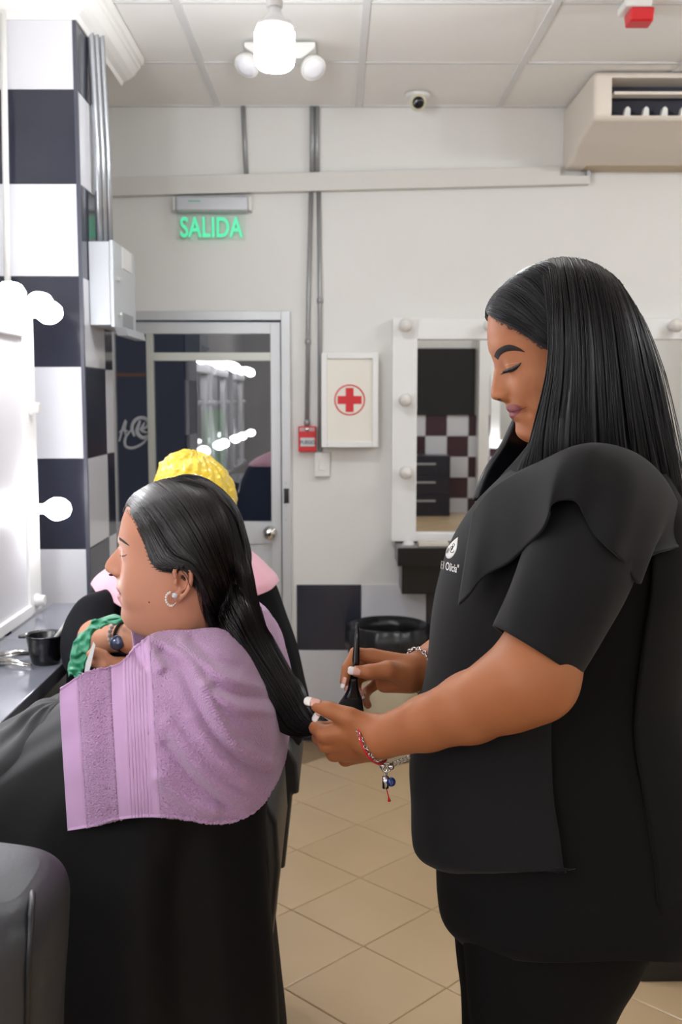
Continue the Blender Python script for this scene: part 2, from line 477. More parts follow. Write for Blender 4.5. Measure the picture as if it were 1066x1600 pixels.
# ---- aluminium and glass door
G_door = pane_glass('door_glass', (0.6, 0.62, 0.65), 2.7)
dr = thing('door_1', 'glazed aluminium shop door in a pale metal frame', 'door', (P(330, 700, WB)[0], WB, 0), kind='structure')
def wbox(px0, py0, px1, py1, Yf, Yb):
    a = P(px0, py0, Yf); b = P(px1, py1, Yf); return MB().box(a[0], b[0], Yf, Yb, b[2], a[2])
fz = 0.0
xL = WL
def dx(px): return P(px, 700, WB)[0]
def dz(py): return P(350, py, WB)[2]
MB().box(dx(441), dx(455), WB - .035, WB + .08, 0, dtop).build('frame', M_alu, dr, bevel=.002)
MB().box(xL, dx(441), WB - .035, WB + .08, dz(501), dtop).build('frame', M_alu, dr, bevel=.002)
MB().box(dx(424), dx(439.5), WB - .02, WB + .03, 0, dz(504)).build('stile', M_alu, dr, bevel=.002)
MB().box(xL, dx(424), WB - .02, WB + .03, dz(522), dz(504)).build('rail', M_alu, dr, bevel=.002)
MB().box(dx(232.5), dx(243), WB - .02, WB + .03, dz(815), dz(522)).build('mullion', M_alu2, dr, bevel=.002)
MB().box(dx(243), dx(424), WB - .02, WB + .03, dz(564), dz(551)).build('transom', M_alu2, dr, bevel=.002)
MB().box(xL, dx(424), WB - .02, WB + .03, dz(849), dz(815)).build('rail', M_alu, dr, bevel=.002)
MB().box(xL, dx(424), WB - .008, WB + .02, .12, dz(849)).build('lower_panel', M_alu, dr)
MB().box(xL, dx(424), WB - .02, WB + .03, 0, .12).build('rail', M_alu, dr, bevel=.002)
MB().box(dx(173), dx(183), WB - .02, WB + .03, dz(815), dz(522)).build('stile', M_alu, dr, bevel=.002)
for nm, a, b, c, d in (('pane', 243, 424, 551, 522), ('pane', 243, 424, 815, 564), ('pane', 183, 232.5, 815, 522)):
    MB().box(dx(a) - .004, dx(b) + .004, WB + .003, WB + .008, dz(c) - .004, dz(d) + .004).build(nm, G_door, dr)
MB().box(dx(183), dx(232.5), WB + .012, WB + .02, dz(588), dz(583)).build('shelf_edge', mat('warm_wood_edge', (200, 150, 116), 0.5, emit=((220, 150, 110), 0.25)), dr)  # no lamp: brightness of the wood edge put in as a faint emission
kn = P(422, 832, WB - .02)
MB().lathe([(.030, 0), (.031, .006), (.024, .011), (.013, .014), (.012, .03), (.022, .036), (.029, .048), (.028, .058), (.018, .064), (.006, .065)], kn, (0, -1, 0), 28).build('knob', M_chrome, dr, smooth=True)
for yy in (755, 770, 790, 812): MB().lathe([(.004, 0), (.004, .003), (.001, .004)], P(447, yy, WB - .035), (0, -1, 0), 8).build('screw', M_steel, dr)
MB().box(dx(444), dx(452), WB - .041, WB - .034, dz(785), dz(762)).build('strike_plate', M_chrome, dr)
# frosted monogram on the narrow pane
mb = MB()
def stroke(pts, r):
    p = arclen(cr([P(x, y, WB - .0) for x, y in pts], 40), 30); rr = r * (0.55 + 0.45 * np.sin(np.linspace(0.15, 3.0, 30)))
    mb.tube(p, rr, 6, flat=.25)
stroke([(186, 690), (191, 672), (197, 656), (195, 670), (197, 684)], .006); stroke([(186, 676), (192, 672), (200, 674)], .005)
stroke([(210, 682), (206, 668), (212, 656), (224, 653), (232, 660), (228, 668), (218, 671)], .009)
stroke([(219, 657), (214, 674), (222, 684), (232, 681)], .010)
stroke([(226, 660), (221, 672), (230, 676)], .007)
stroke([(205, 672), (196, 684), (196, 697), (208, 700), (224, 692), (233, 680)], .007)
mb.build('monogram', mat('frosted_vinyl', (176, 178, 184), 0.6), dr, smooth=True)
# what lies outside
tag(MB().box(-2.6, 1.2, 7.4, 7.5, -.1, 3.4).build('facade', M_dark), 'dark building front across the street outside the door', 'facade', kind='structure')
tag(wbox(318, 640, 352, 770, 7.35, 7.38).build('poster', mat('green_poster', (40, 120, 70), .5, emit=((60, 170, 100), .35))), 'dim green poster glimpsed through the door glass', 'poster')  # poster brightened by its own emission, no lamp behind it

# ---- trunking, conduits
tp = [P(x, y, WB - .045) for x, y in ((172, 277), (172, 306), (922, 287), (922, 274), (876, 274), (876, 259.5))]
tag(MB().prism([(q_[0], q_[2]) for q_ in tp], 'y', WB - .045, WB).build('cable_trunking', mat('trunking', (214, 211, 205), 0.5), bevel=.002),
    'white cable trunking running along the back wall below the ceiling', 'trunking')
def conduit(pts, r, label, saddles=(), m=M_steel):
    base = np.array(pts[-1]); t = thing('conduit', label, 'conduit', base)
    MB().tube(pts, r, 12).build('pipe', m, t, smooth=True)
    for q in saddles:
        MB().lathe([(r + .0005, -.012), (r + .004, -.010), (r + .004, .010), (r + .0005, .012)], q, (0, 0, 1), 14).build('coupling', m, t, smooth=True)
M_con = mat('grey_conduit', (160, 161, 162), 0.4, 0.4)
yb = WB - .018
def topz(px): return P(px, 184, yb) * (1, 1, 0) + (0, 0, CEIL - .003)
conduit([topz(380), P(385, 272, yb)], .0105, 'thin grey conduit dropping from ceiling to trunking above the exit sign', m=M_con)
conduit([topz(488), P(488, 268, yb)], .011, 'grey conduit from ceiling to trunking, the one nearer the exit sign of the pair', m=M_con)
conduit([topz(495.5), P(495.5, 268, yb)], .011, 'grey conduit from ceiling to trunking, the one nearer the camera dome of the pair', m=M_con)
conduit([P(486, 300, yb), P(482, 470, yb), P(479.5, 668, yb)], .0095, 'long grey conduit running down the wall to the red fire alarm', [P(481.3, 534, yb), P(479.7, 660, yb)], m=M_con)
conduit([P(498, 300, yb), P(500, 460, yb), P(500, 705, yb)], .0095, 'long grey conduit running down behind the first aid cabinet to the switch', [P(500, 470, yb)], m=M_con)

# ---- exit sign
M_exit = mat('exit_green', (70, 210, 160), 0.5, emit=((90, 232, 170), 0.5))
es = thing('exit_sign', 'green SALIDA exit sign hanging from a grey lamp housing above the door', 'exit sign', P(330, 330, WB))
e0, e1 = P(273, 305, WB - .07), P(388, 330, WB - .07)
MB().box(e0[0], e1[0], WB - .07, WB - .004, e1[2], e0[2]).build('housing', mat('sign_housing', (188, 190, 194), 0.35, 0.2), es, bevel=.012)
MB().box(e0[0] - .012, e0[0], WB - .06, WB, e1[2] + .005, e0[2] - .004).build('end_cap', M_plastic, es, bevel=.004)
MB().box(e1[0], e1[0] + .014, WB - .06, WB, e1[2] + .005, e0[2] - .004).build('end_cap', M_plastic, es, bevel=.004)
gp = pane_glass('sign_acrylic', (0.96, 0.98, 0.97), 1.15)
p0, p1 = P(276, 330, WB - .035), P(384, 376, WB - .035)
MB().box(p0[0], p1[0], WB - .037, WB - .033, p1[2], p0[2]).build('acrylic_panel', gp, es)
V, Fc = text_mesh('SALIDA', .118, 0, .0022, .80)
ex = P(330, 355, WB - .0385); wd = V[:, 0].max() - V[:, 0].min(); tw = P(379, 355, WB - .0385)[0] - P(281, 355, WB - .0385)[0]
V[:, 0] *= tw / wd; V[:, 1] *= (P(330, 339, WB)[2] - P(330, 371, WB)[2]) / (V[:, 1].max() - V[:, 1].min())
V[:, 1] -= (V[:, 1].max() + V[:, 1].min()) / 2
obj('lettering', np.stack([ex[0] + V[:, 0], np.full(len(V), WB - .0385), ex[2] + V[:, 1]], 1), Fc, M_exit, es, solid=.0015)
wbox(294, 313, 313, 315, WB - .0715, WB - .069).build('status_strip', mat('sign_strip', (90, 170, 140), .5), es)

# ---- first aid cabinet
fa = thing('first_aid_cabinet', 'white first aid wall cabinet with a red cross in a ring', 'cabinet', P(546, 699, WB))
a, b = P(502, 551, WB - .11), P(591, 699, WB - .11)
MB().box(a[0], b[0], WB - .09, WB, b[2], a[2]).build('body', M_white, fa, bevel=.003)
fr = .026
mb = MB().box(a[0], a[0] + fr, WB - .11, WB - .091, b[2], a[2]).box(b[0] - fr, b[0], WB - .11, WB - .091, b[2], a[2]).box(a[0] + fr, b[0] - fr, WB - .11, WB - .091, a[2] - fr, a[2]).box(a[0] + fr, b[0] - fr, WB - .11, WB - .091, b[2], b[2] + fr)
dfr = mb.build('door_frame', M_white, fa, bevel=.003)
MB().box(a[0] + fr, b[0] - fr, WB - .0985, WB - .0915, b[2] + fr, a[2] - fr).build('door_panel', mat('cabinet_panel', (232, 228, 216), 0.4), fa)
cc = P(546.5, 625, WB - .099); rr = 23.5 / 345
MB().lathe([(rr - .006, 0), (rr, 0), (rr, .0012), (rr - .006, .0012), (rr - .006, 0)], cc, (0, -1, 0), 48, caps=False).build('red_ring', M_red, fa)
k, l = .0175, .053
MB().prism([(cc[0] + x, cc[2] + z) for x, z in ((-k, -l), (k, -l), (k, -k), (l, -k), (l, k), (k, k), (k, l), (-k, l), (-k, k), (-l, k), (-l, -k), (-k, -k))], 'y', WB - .1005, WB - .0992).build('red_cross', M_red, fa)

# ---- fire alarm, switch
al = thing('fire_alarm', 'red fire alarm pull station on the wall beside the door', 'fire alarm', P(480, 706, WB))
wbox(466, 666, 494, 706, WB - .05, WB).build('housing', M_red, al, bevel=.004)
wbox(468, 668, 492, 674, WB - .053, WB - .049).build('top_plate', mat('alarm_plate', (190, 150, 150), .4), al, bevel=.001)
wbox(469.5, 684, 492, 697.5, WB - .054, WB - .049).build('label_plate', mat('alarm_label', (205, 205, 205), .5), al, bevel=.001)
V, Fc = text_mesh('FUEGO', .022, 0, .0006, .95); q = P(480.7, 691.5, WB - .0545)
obj('lettering', np.stack([q[0] + V[:, 0], np.full(len(V), q[1]), q[2] + V[:, 1]], 1), Fc, mat('alarm_text', (70, 80, 90), .5), al, solid=.0006)
MB().lathe([(.009, 0), (.009, .004), (.004, .006)], P(480, 671, WB - .053), (0, -1, 0), 14).build('lock', M_chrome, al, smooth=True)
sw = thing('light_switch', 'white light switch plate below the first aid cabinet', 'switch', P(503, 745, WB))
wbox(491.5, 707, 515.5, 745, WB - .03, WB).build('plate', M_plastic, sw, bevel=.004)
wbox(498.5, 717, 508.5, 735, WB - .034, WB - .029).build('rocker', M_plastic, sw, bevel=.002)

# ---- mirror on the back wall with unlit bulbs
def bulb(parent, base, axis, mglow, r=.034, ln=.085, sock=.03):
    axis = np.array(axis, float); base = np.array(base, float)
    b = MB().lathe([(.021, 0), (.021, .006), (.016, .010), (.0155, sock)], base, axis, 14).build('socket', M_socket, parent, smooth=True)
    n = 8; pr = [(.013, sock)]
    for i in range(1, n + 1):
        t = i / n; h = sock + (ln) * t
        if t < .45: rad = .013 + (r - .013) * math.sin(t / .45 * math.pi / 2) ** 1.3
        else: rad = r * math.sqrt(max(0, 1 - ((t - .45) / .55) ** 2))
        pr.append((max(rad, .001), h))
    return MB().lathe(pr, base, axis, 14).build('bulb', mglow, parent, smooth=True)
wm = thing('wall_mirror', 'large white-framed vanity mirror with unlit bulbs on the back wall', 'mirror', P(830, 850, WB))
x0 = P(613, 600, WB - .06)[0]; x1 = x0 + 1.42; xa = P(652, 600, WB - .06)[0]
zt = P(640, 497, WB - .06)[2]; za = P(640, 530, WB - .06)[2]; zb = P(640, 834, WB - .06)[2]; zc = P(640, 846, WB - .06)[2]
y0, y1 = WB - .06, WB
fw = xa - x0
MB().box(x0, xa, y0, y1, zc, zt).build('frame_post', M_white, wm, bevel=.002)
MB().box(x1 - fw, x1, y0, y1, zc, zt).build('frame_post', M_white, wm, bevel=.002)
MB().box(xa, x1 - fw, y0, y1, za, zt).build('frame_rail', M_white, wm, bevel=.002)
MB().box(xa, x1 - fw, y0, y1, zc, zb).build('frame_rail', M_white, wm, bevel=.002)
MB().box(xa, x1 - fw, WB - .02, WB - .012, zb, za).build('glass', M_mirror, wm)
for px, py in ((632, 510), (632, 625), (633, 737), (637, 850)): bulb(wm, P(px, py, y0), (0, -1, 0), M_unlit, r=.030, ln=.075)
for px in (1050,): bulb(wm, P(px, 510, y0), (0, -1, 0), M_unlit, r=.030, ln=.075)
for px, py in ((763, 510), (906, 510)): bulb(wm, P(px, py, y0), (0, -1, 0), M_unlit, r=.030, ln=.075)
# small tray on the ledge, black drawer unit under the mirror
dk = thing('drawer_unit', 'black wall-hung drawer unit under the back wall mirror', 'drawer unit', P(760, 925, WB))
a = P(620, 846, WB - .16); b = P(627, 905, WB - .16); c = P(627, 926, WB - .16)
MB().box(a[0], a[0] + 1.36, WB - .24, WB, P(620, 885, WB - .24)[2], zc - .004).build('top_drawer', M_black, dk, bevel=.003)
MB().box(b[0], b[0] + 1.30, WB - .2, WB, c[2], P(620, 885, WB - .24)[2]).build('bottom_drawer', M_black, dk, bevel=.003)
zled = zc - .004
tag(wbox(655, 835, 702, 841, WB - .2, WB - .1).build('styling_comb', mat('pale_comb', (214, 206, 190), .4), bevel=.003), 'pale flat comb lying on the ledge below the back wall mirror', 'comb').location.z += zled - P(655, 841, WB - .2)[2]

# ---- security camera, strobe, emergency light
sc_ = thing('security_camera', 'small white dome security camera at the top of the back wall', 'camera', P(655, 160, 4.55))
q = np.array((P(653, 172, 4.5)[0], 4.52, CEIL - .004))
MB().lathe([(.054, 0), (.052, -.012), (.036, -.02), (.02, -.022)], q, (0, 0, 1), 28).build('base', M_plastic, sc_, smooth=True)
MB().ball(q + np.array((0, -.012, -.036)), .036, n=24, m=16).build('ball', M_plastic, sc_, smooth=True)
MB().lathe([(.029, -.004), (.031, .010), (.026, .016), (.024, .012)], q + np.array((0, -.034, -.042)), (0, -.9, -.35), 24).build('bezel', mat('cam_bezel', (216, 208, 170), .4), sc_, smooth=True)
MB().lathe([(.0245, -.004), (.0245, .013), (.018, .017), (.001, .019)], q + np.array((0, -.034, -.042)), (0, -.9, -.35), 24).build('lens', mat('cam_lens', (14, 16, 26), .08), sc_, smooth=True)
st = thing('strobe_alarm', 'red strobe alarm with white base on the ceiling', 'strobe', (PZ(997, 20, CEIL)))
q = PZ(999, 12, CEIL - .02)
MB().box(q[0] - .055, q[0] + .03, q[1] - .045, q[1] + .06, CEIL - .03, CEIL - .003).build('base', M_plastic, st, bevel=.006)
MB().prism([(q[1] - .04, CEIL - .03), (q[1] + .05, CEIL - .03), (q[1] + .03, CEIL - .075), (q[1] - .03, CEIL - .07)], 'x', q[0] - .036, q[0] + .04).build('red_lens', M_red, st, bevel=.006)
el = thing('emergency_light', 'twin-headed white emergency light on the ceiling behind the bulb', 'emergency light', PZ(440, 75, CEIL))
q = PZ(440, 72, CEIL - .01); Y = q[1]
MB().prism([(P(x, y, Y)[0], P(x, y, Y)[2]) for x, y in ((383, 72), (494, 72), (493, 82), (472, 98), (408, 98), (383, 80))], 'y', Y - .05, Y + .05).build('body', M_plastic, el, bevel=.006)
for px, py, ax in ((388, 100, (-.35, -.55, -.75)), (488, 104, (.35, -.6, -.7))):
    c = P(px, py, Y - .03); ax = np.array(ax) / np.linalg.norm(ax)
    hd = MB().lathe([(.008, -.034), (.026, -.028), (.042, -.006), (.047, .012), (.046, .017), (.041, .017)], c, ax, 24).build('lamp_head', M_plastic, el, smooth=True)
    MB().lathe([(.041, .012), (.038, .020), (.02, .026), (.001, .028)], c, ax, 24).build('lens', mat('lamp_lens', (236, 236, 240), .15), hd, smooth=True)
    MB().tube([P(px + (440 - px) * .12, 90, Y - .02), c - ax * .03], .008, 8).build('arm', M_plastic, el, smooth=True)

# ---- ceiling bulbs
def ceiling_bulb(x, y, label, z=None):
    t = thing('ceiling_bulb', label, 'light bulb', (x, y, CEIL), group='LED bulbs hanging from the ceiling')
    zt = z or 2.775
    MB().lathe([(.05, 0), (.05, -.012), (.03, -.018), (.022, -.03), (.022, zt - CEIL + .0)], (x, y, CEIL - .002), (0, 0, 1), 20).build('lamp_holder', M_socket, t, smooth=True)
    MB().lathe([(.017, 0), (.017, -.012), (.020, -.02), (.032, -.033), (.046, -.042), (.049, -.05), (.049, -.062)], (x, y, zt), (0, 0, 1), 28).build('cap', mat('bulb_heat_sink', (206, 205, 204), .5), t, smooth=True)
    MB().lathe([(.049, -.060), (.0535, -.068), (.0535, -.135), (.050, -.150), (.040, -.160), (.02, -.164), (.001, -.165)], (x, y, zt), (0, 0, 1), 20).build('diffuser', M_bulb, t, smooth=True)
q = P(429, 10, 2.9)
ceiling_bulb(q[0], 2.9, 'glowing white LED bulb hanging from the ceiling before the emergency light', q[2])
for k, (x, y) in enumerate(((2.6, 1.2), (2.0, 3.2), (0.9, -1.6), (-.3, -3.2), (2.5, -3.4))):  # unseen bulbs added to give the room soft fill light
    ceiling_bulb(x, y, ('LED ceiling bulb out of view behind the stylist', 'LED ceiling bulb out of view near the air conditioner',
        'LED ceiling bulb behind the viewer, mid room', 'LED ceiling bulb at the far end near the mirrors', 'LED ceiling bulb at the far end near the plain wall')[k])

# ---- air conditioner
ac = thing('air_conditioner', 'cream ceiling-hung air conditioner with open louvre', 'air conditioner', (1.7, 4.4, CEIL - .24))
aX0 = P(880, 220, WB)[0]; aX1 = aX0 + 1.25
yF = PZ(960, 108, CEIL)[1]; zb_ = P(900, 268, WB)[2]; zf = P(960, 190, yF)[2]
body = [(WB, CEIL - .006), (yF + .02, CEIL - .006), (yF - .012, CEIL - .02), (yF - .02, zf + .02), (yF + .01, zf), (4.45, zb_ + .05), (4.55, zb_), (WB, zb_)]
v0, v1 = P(957, 121, yF - .016), P(957, 180, yF - .018)
vx0, vz1, vz0 = v0[0], v0[2], v1[2]
yv = yF - .016
mb = MB().prism(body, 'x', aX0, aX1)
shell = mb.build('housing', M_cream, ac, bevel=.02)
# vent cut
ct = MB().box(vx0, aX1 - .08, yF - .1, yF + .12, vz0, vz1).build('vent_cut', M_blackm, None)
md = shell.modifiers.new('cut', 'BOOLEAN'); md.operation = 'DIFFERENCE'; md.object = ct; md.solver = 'EXACT'
bpy.context.view_layer.update()
me = bpy.data.meshes.new_from_object(shell.evaluated_get(bpy.context.evaluated_depsgraph_get()))
shell.modifiers.clear(); shell.data = me; bpy.data.objects.remove(ct)
MB().box(vx0 + .001, aX1 - .081, yF + .105, yF + .119, vz0 + .001, vz1 - .001).build('vent_back', mat('vent_dark', (28, 28, 44), .6), ac)
zm = vz0 + (vz1 - vz0) * .62
MB().box(vx0 + .012, aX1 - .09, yF - .005, yF + .05, zm - .006, zm + .006).build('louvre', M_cream, ac, bevel=.003)
for k in range(10):
    x = vx0 + .075 + k * .073
    MB().prism([(x - .014, vz0 + .006), (x + .012, vz0 + .006), (x + .011, vz0 + .038), (x + .002, vz0 + .046), (x - .006, vz0 + .042)], 'y', yF + .03, yF + .06).build('vane', M_plastic, ac)
MB().box(aX0 + .08, aX1 - .02, WB - .12, WB - .002, zb_ - .002, zb_ + .012).build('under_panel', mat('tan_panel', (190, 170, 140), .5), ac)
MB().box(aX0 + .10, aX0 + .115, WB - .04, WB - .002, zb_ - .035, zb_).build('bracket', M_steel, ac)

# ---- electrical box and conduits on the pillar
eb = thing('electrical_box', 'grey metal electrical box fixed to the side of the tiled pillar', 'electrical box', (pX, 3.5, P(150, 510, 3.5)[2]))
ey = 3.47; b0, b1 = P(138, 377, ey), P(178, 508, ey)
eY1 = ey + .36
xw = P(178, 440, ey)[0]
MB().box(pX + .001, xw - .012, ey, eY1, b1[2], b0[2]).build('case', mat('grey_enamel', (186, 190, 194), 0.4, 0.2, noise=(8, .03)), eb, bevel=.003)
dd = MB().box(xw - .012, xw, ey - .004, eY1 + .004, b1[2] - .006, b0[2] + .004).build('door', MATS['grey_enamel'], eb, bevel=.002)
hz = b1[2]
MB().box(xw - .0005, xw + .002, ey + .14, ey + .3, hz + .2, hz + .27).build('label_plate', mat('paper_label', (214, 212, 210), .6), dd)
MB().box(xw, xw + .012, ey + .05, ey + .075, hz + .15, hz + .16).build('latch', M_chrome, dd)
MB().box(xw, xw + .012, ey + .05, ey + .075, hz + .035, hz + .045).build('latch', M_chrome, dd)
MB().box(xw, xw + .003, ey + .12, ey + .3, hz + .005, hz + .05).build('vent_plate', mat('vent_plate', (150, 152, 154), .5, .4), dd)
MB().prism([(ey + .02, hz - .006), (eY1, hz - .006), (eY1 + .03, hz - .03), (ey + .06, hz - .03)], 'x', xw - .006, xw + .03).build('drip_flap', MATS['grey_enamel'], eb)
for k, (px, lab) in enumerate(((150.5, 'steel conduit rising above the electrical box, hard against the pillar tiles'), (158.5, 'steel conduit rising above the electrical box, middle of the three'), (167, 'steel conduit rising above the electrical box, outermost of the three'))):
    y = 3.54 + k * .03
    conduit([P(px - 11, 40, y) * (1, 1, 0) + (0, 0, CEIL - .02), P(px - 9, 60, y) * (1, 1, 0) + (0, 0, CEIL - .1), P(px, 200, y) * (1, 1, 0) + (0, 0, 2.4), P(px + 3, 300, y) * (1, 1, 0) + (0, 0, b0[2] - .002)], .0118, lab, m=M_steel)
conduit([P(4, 0, 3.34) * (1, 1, 0) + (0, 0, CEIL - .1), P(7, 300, 3.34) * (1, 1, 0) + (0, 0, 1.92)], .010, 'pale conduit running down the pillar face behind the lit mirror', m=M_plastic)

# ---- lit mirror stations along the left wall
MXF = -0.885
M_cab = mat('grey_white_laminate', (214, 213, 216), 0.4)
def station(y0, y1, label, zt=1.87, zb=0.955):
    t = thing('mirror_station', label, 'mirror', (MXF, (y0 + y1) / 2, 0))
    fwid = .11
    MB().box(WL, MXF - .03, y0, y1, zb - .02, zt).build('back_box', M_cab, t)
    MB().box(MXF - .03, MXF, y1 - fwid, y1, zb, zt - .02).build('frame_post', M_white, t, bevel=.002)
    MB().box(MXF - .03, MXF, y0, y0 + fwid, zb, zt - .02).build('frame_post', M_white, t, bevel=.002)
    MB().box(MXF - .03, MXF + .015, y0, y1 - fwid, zt - .115, zt).build('frame_rail', M_white, t, bevel=.002)
    MB().box(MXF - .03, MXF + .004, y0 + fwid, y1 - fwid, zb, zb + .03).build('frame_rail', M_white, t, bevel=.002)
    MB().box(MXF - .029, MXF - .008, y1 - fwid - .30, y1 - fwid, zb + .03, zt - .115).build('side_panel', M_cab, t)
    MB().box(MXF - .029, MXF - .022, y0 + fwid, y1 - fwid - .30, zb + .03, zt - .115).build('glass', M_mirror, t)
    zs = [1.826, 1.555, 1.262, .99]
    for k, z_ in enumerate(zs):
        lit = k in (0, 2)
        for yy in (y1 - fwid * .5, y0 + fwid * .5):
            if z_ == zs[0] and yy > y0 + fwid: bulb(t, (MXF, yy, z_), (1, -.35, 0), M_mbulb)
            elif lit: bulb(t, (MXF, yy, z_), (1, -.1, 0), M_mbulb)
            else: MB().lathe([(.021, 0), (.021, .006), (.016, .010), (.0155, .026), (.012, .026)], (MXF, yy, z_), (1, 0, 0), 14).build('socket', M_socket, t, smooth=True)
    n = 3
    for k in range(n):
        yy = y0 + fwid + (y1 - y0 - 2 * fwid) * (k + .5) / n
        bulb(t, (MXF + .015, yy, zt - .045), (1, -.1, .12), M_mbulb)
    return t
station(2.12, 3.10, 'white vanity mirror ringed with glowing bulbs in front of the pillar')
station(0.92, 1.94, 'white vanity mirror with glowing bulbs facing the lilac-towelled client')
station(-0.6, 0.4, 'white vanity mirror with glowing bulbs level with the viewer')
# shelf
M_shelf = mat('gloss_grey_counter', (120, 122, 132), 0.12, 0.2, noise=(3, .1))
cn = thing('counter_shelf', 'glossy grey counter shelf below the lit mirrors', 'counter', (-.78, 1.8, .92))
MB().box(MXF + .006, -.655, .6, 3.2, .915, .952).build('top', M_shelf, cn, bevel=.003)
MB().box(MXF + .006, -.70, .6, 3.2, .60, .915).build('apron', mat('dark_grey_laminate', (44, 45, 54), .4), cn, bevel=.003)
# things on the counter
zc_ = .952
bw = thing('tint_bowl', 'black tint bowl on the counter below the lit mirror', 'bowl', PZ(72, 1040, zc_))
q = PZ(72, 1036, zc_)
MB().lathe([(.030, 0), (.034, .004), (.040, .03), (.045, .066), (.049, .069), (.047, .072), (.043, .066), (.037, .03), (.03, .008), (.001, .007)], q, (0, 0, 1), 32).build('bowl', M_black, bw, smooth=True)
MB().box(q[0] - .062, q[0] - .044, q[1] - .012, q[1] + .012, q[2] + .062, q[2] + .070).build('handle', M_black, bw, bevel=.003)
sp = MB(); e = np.array(q) + (.0, 0, .03); sp.tube([e, e + np.array((.03, -.0, .04)), e + np.array((.066, 0, .088))], [.004, .004, .005], 8)
tag(sp.build('tint_spatula', mat('pale_handle', (190, 188, 186), .3), smooth=True), 'thin pale spatula leaning in the black tint bowl', 'spatula')
def hair_clip(px, py, ang, label):
    q = PZ(px, py, zc_ + .004); t = thing('hair_clip', label, 'hair clip', q, group='metal clips on the counter')
    d = np.array((math.cos(ang), math.sin(ang), 0)); nrm = np.array((-d[1], d[0], 0))
    for sg, nm in ((1, 'upper_blade'), (-1, 'lower_blade')):
        pts = [q - d * .048 + np.array((0, 0, .005 + .004 * sg)), q - d * .01 + np.array((0, 0, .005 + .007 * (sg > 0))), q + d * .05 + np.array((0, 0, .004 + .002 * sg))]
        MB().tube(pts, [.006, .0055, .002], 8, flat=1.3).build(nm, M_chrome, t, smooth=True)
    MB().ring(q - d * .012 + np.array((0, 0, .007)), nrm, .006, .0015, 12, 6).build('spring', M_chrome, t, smooth=True)
hair_clip(30, 1026, .35, 'upper silver hair clip lying on the grey counter')
hair_clip(22, 1040, -.35, 'lower silver hair clip lying on the grey counter')

# ---- waste bin, dark cabinet
bn = thing('waste_bin', 'cream waste bin lined with a black bag by the back wall', 'bin', PZ(608, 1196, 0))
q = PZ(609, 1200, 0) + np.array((0, .17, 0)); zr_ = .585
MB().lathe([(.125, 0), (.135, .01), (.148, zr_ - .085), (.150, zr_ - .075), (.142, zr_ - .075), (.12, .02), (.001, .02)], q, (0, 0, 1), 36).build('bucket', mat('bin_cream', (205, 196, 172), .4), bn, smooth=True)
mb = MB(); Vr = []; nn = 72
for k, (rad, h) in enumerate(((.150, zr_ - .06), (.165, zr_ + .012), (.178, zr_ + .006), (.184, zr_ - .05), (.182, zr_ - .10))):
    for j in range(nn):
        a = 2 * math.pi * j / nn; wob = (.006 * math.sin(9 * a) + .004 * math.sin(23 * a + 1)) * (k >= 2)
        Vr.append((q[0] + (rad + wob) * math.cos(a), q[1] + (rad + wob) * math.sin(a), h + (.014 * math.sin(5 * a) * (k == 4))))
obj('bin_bag', Vr, grid_faces(5, nn, True), mat('bag_plastic', (26, 26, 30), .3), bn, smooth=True, solid=.002)
MB().lathe([(.155, zr_ - .062), (.001, zr_ - .09)], q, (0, 0, 1), 36, caps=False).build('bag_inside', MATS['bag_plastic'], bn, smooth=True)
kb = thing('low_cabinet', 'black low cabinet on the floor behind the stylist', 'cabinet', (1.25, 3.0, 0))
q = PZ(1000, 1535, 0)
MB().box(q[0], q[0] + .7, q[1], q[1] + .5, .0, .70).build('body', M_black, kb, bevel=.006)
MB().box(q[0] - .01, q[0] + .71, q[1] - .012, q[1] + .51, .70, .72).build('top', M_black, kb, bevel=.004)
MB().box(q[0] + .02, q[0] + .68, q[1] - .012, q[1], .05, .68).build('door', M_black, kb, bevel=.003)
q2 = P(1058, 1095, q[1] + .12)
bt = thing('plastic_tub', 'grey plastic tub standing on the low black cabinet', 'tub', (q2[0] + .12, q[1] + .2, .72))
xt0 = q2[0]
MB().prism([(xt0 + .012, .72), (xt0 + .25, .72), (xt0 + .262, .865), (xt0, .865)], 'y', q[1] + .12, q[1] + .36).build('tub', mat('grey_tub', (150, 156, 156), .5), bt, bevel=.006)
MB().box(xt0 - .006, xt0 + .268, q[1] + .114, q[1] + .366, .865, .877).build('lid', mat('grey_tub_lid', (196, 200, 200), .4), bt, bevel=.003)

# ---- far end of the salon, seen in the mirror
tag(MB().box(1.05, 1.93, WREAR + .012, WREAR + .06, 1.36, 2.28).build('dark_screen', M_blackm, bevel=.004), 'large black screen on the far wall reflected in the mirror', 'screen')
for r in range(5):
    for c in range(5):
        x0 = .95 + .30 * c; z1 = 1.36 - .29 * r
        MB().box(x0 + .001, x0 + .299, WREAR, WREAR + .009, max(z1 - .289, 0), z1).build('tile', mat('maroon_tile', (66, 40, 48), .2) if (r + c) % 2 else M_tw, wre)
dc = thing('drawer_chest', 'dark drawer chest at the far end reflected in the mirror', 'drawer unit', (1.2, WREAR + .25, 0))
MB().box(.85, 1.55, WREAR + .02, WREAR + .5, 0, .82).build('body', mat('navy_laminate', (26, 26, 40), .3), dc, bevel=.004)
for k in range(3):
    d_ = MB().box(.87, 1.53, WREAR + .5, WREAR + .515, .06 + .25 * k, .29 + .25 * k).build('drawer', MATS['navy_laminate'], dc, bevel=.003)
    MB().box(1.05, 1.35, WREAR + .515, WREAR + .53, .2 + .25 * k, .225 + .25 * k).build('handle', M_steel, d_)
MB().box(1.96, 2.10, WREAR, WREAR + .25, 0, CEIL).build('trim_2', M_white)
structure(bpy.data.objects['trim_2'], 'white post on the far wall reflected in the mirror', 'post')
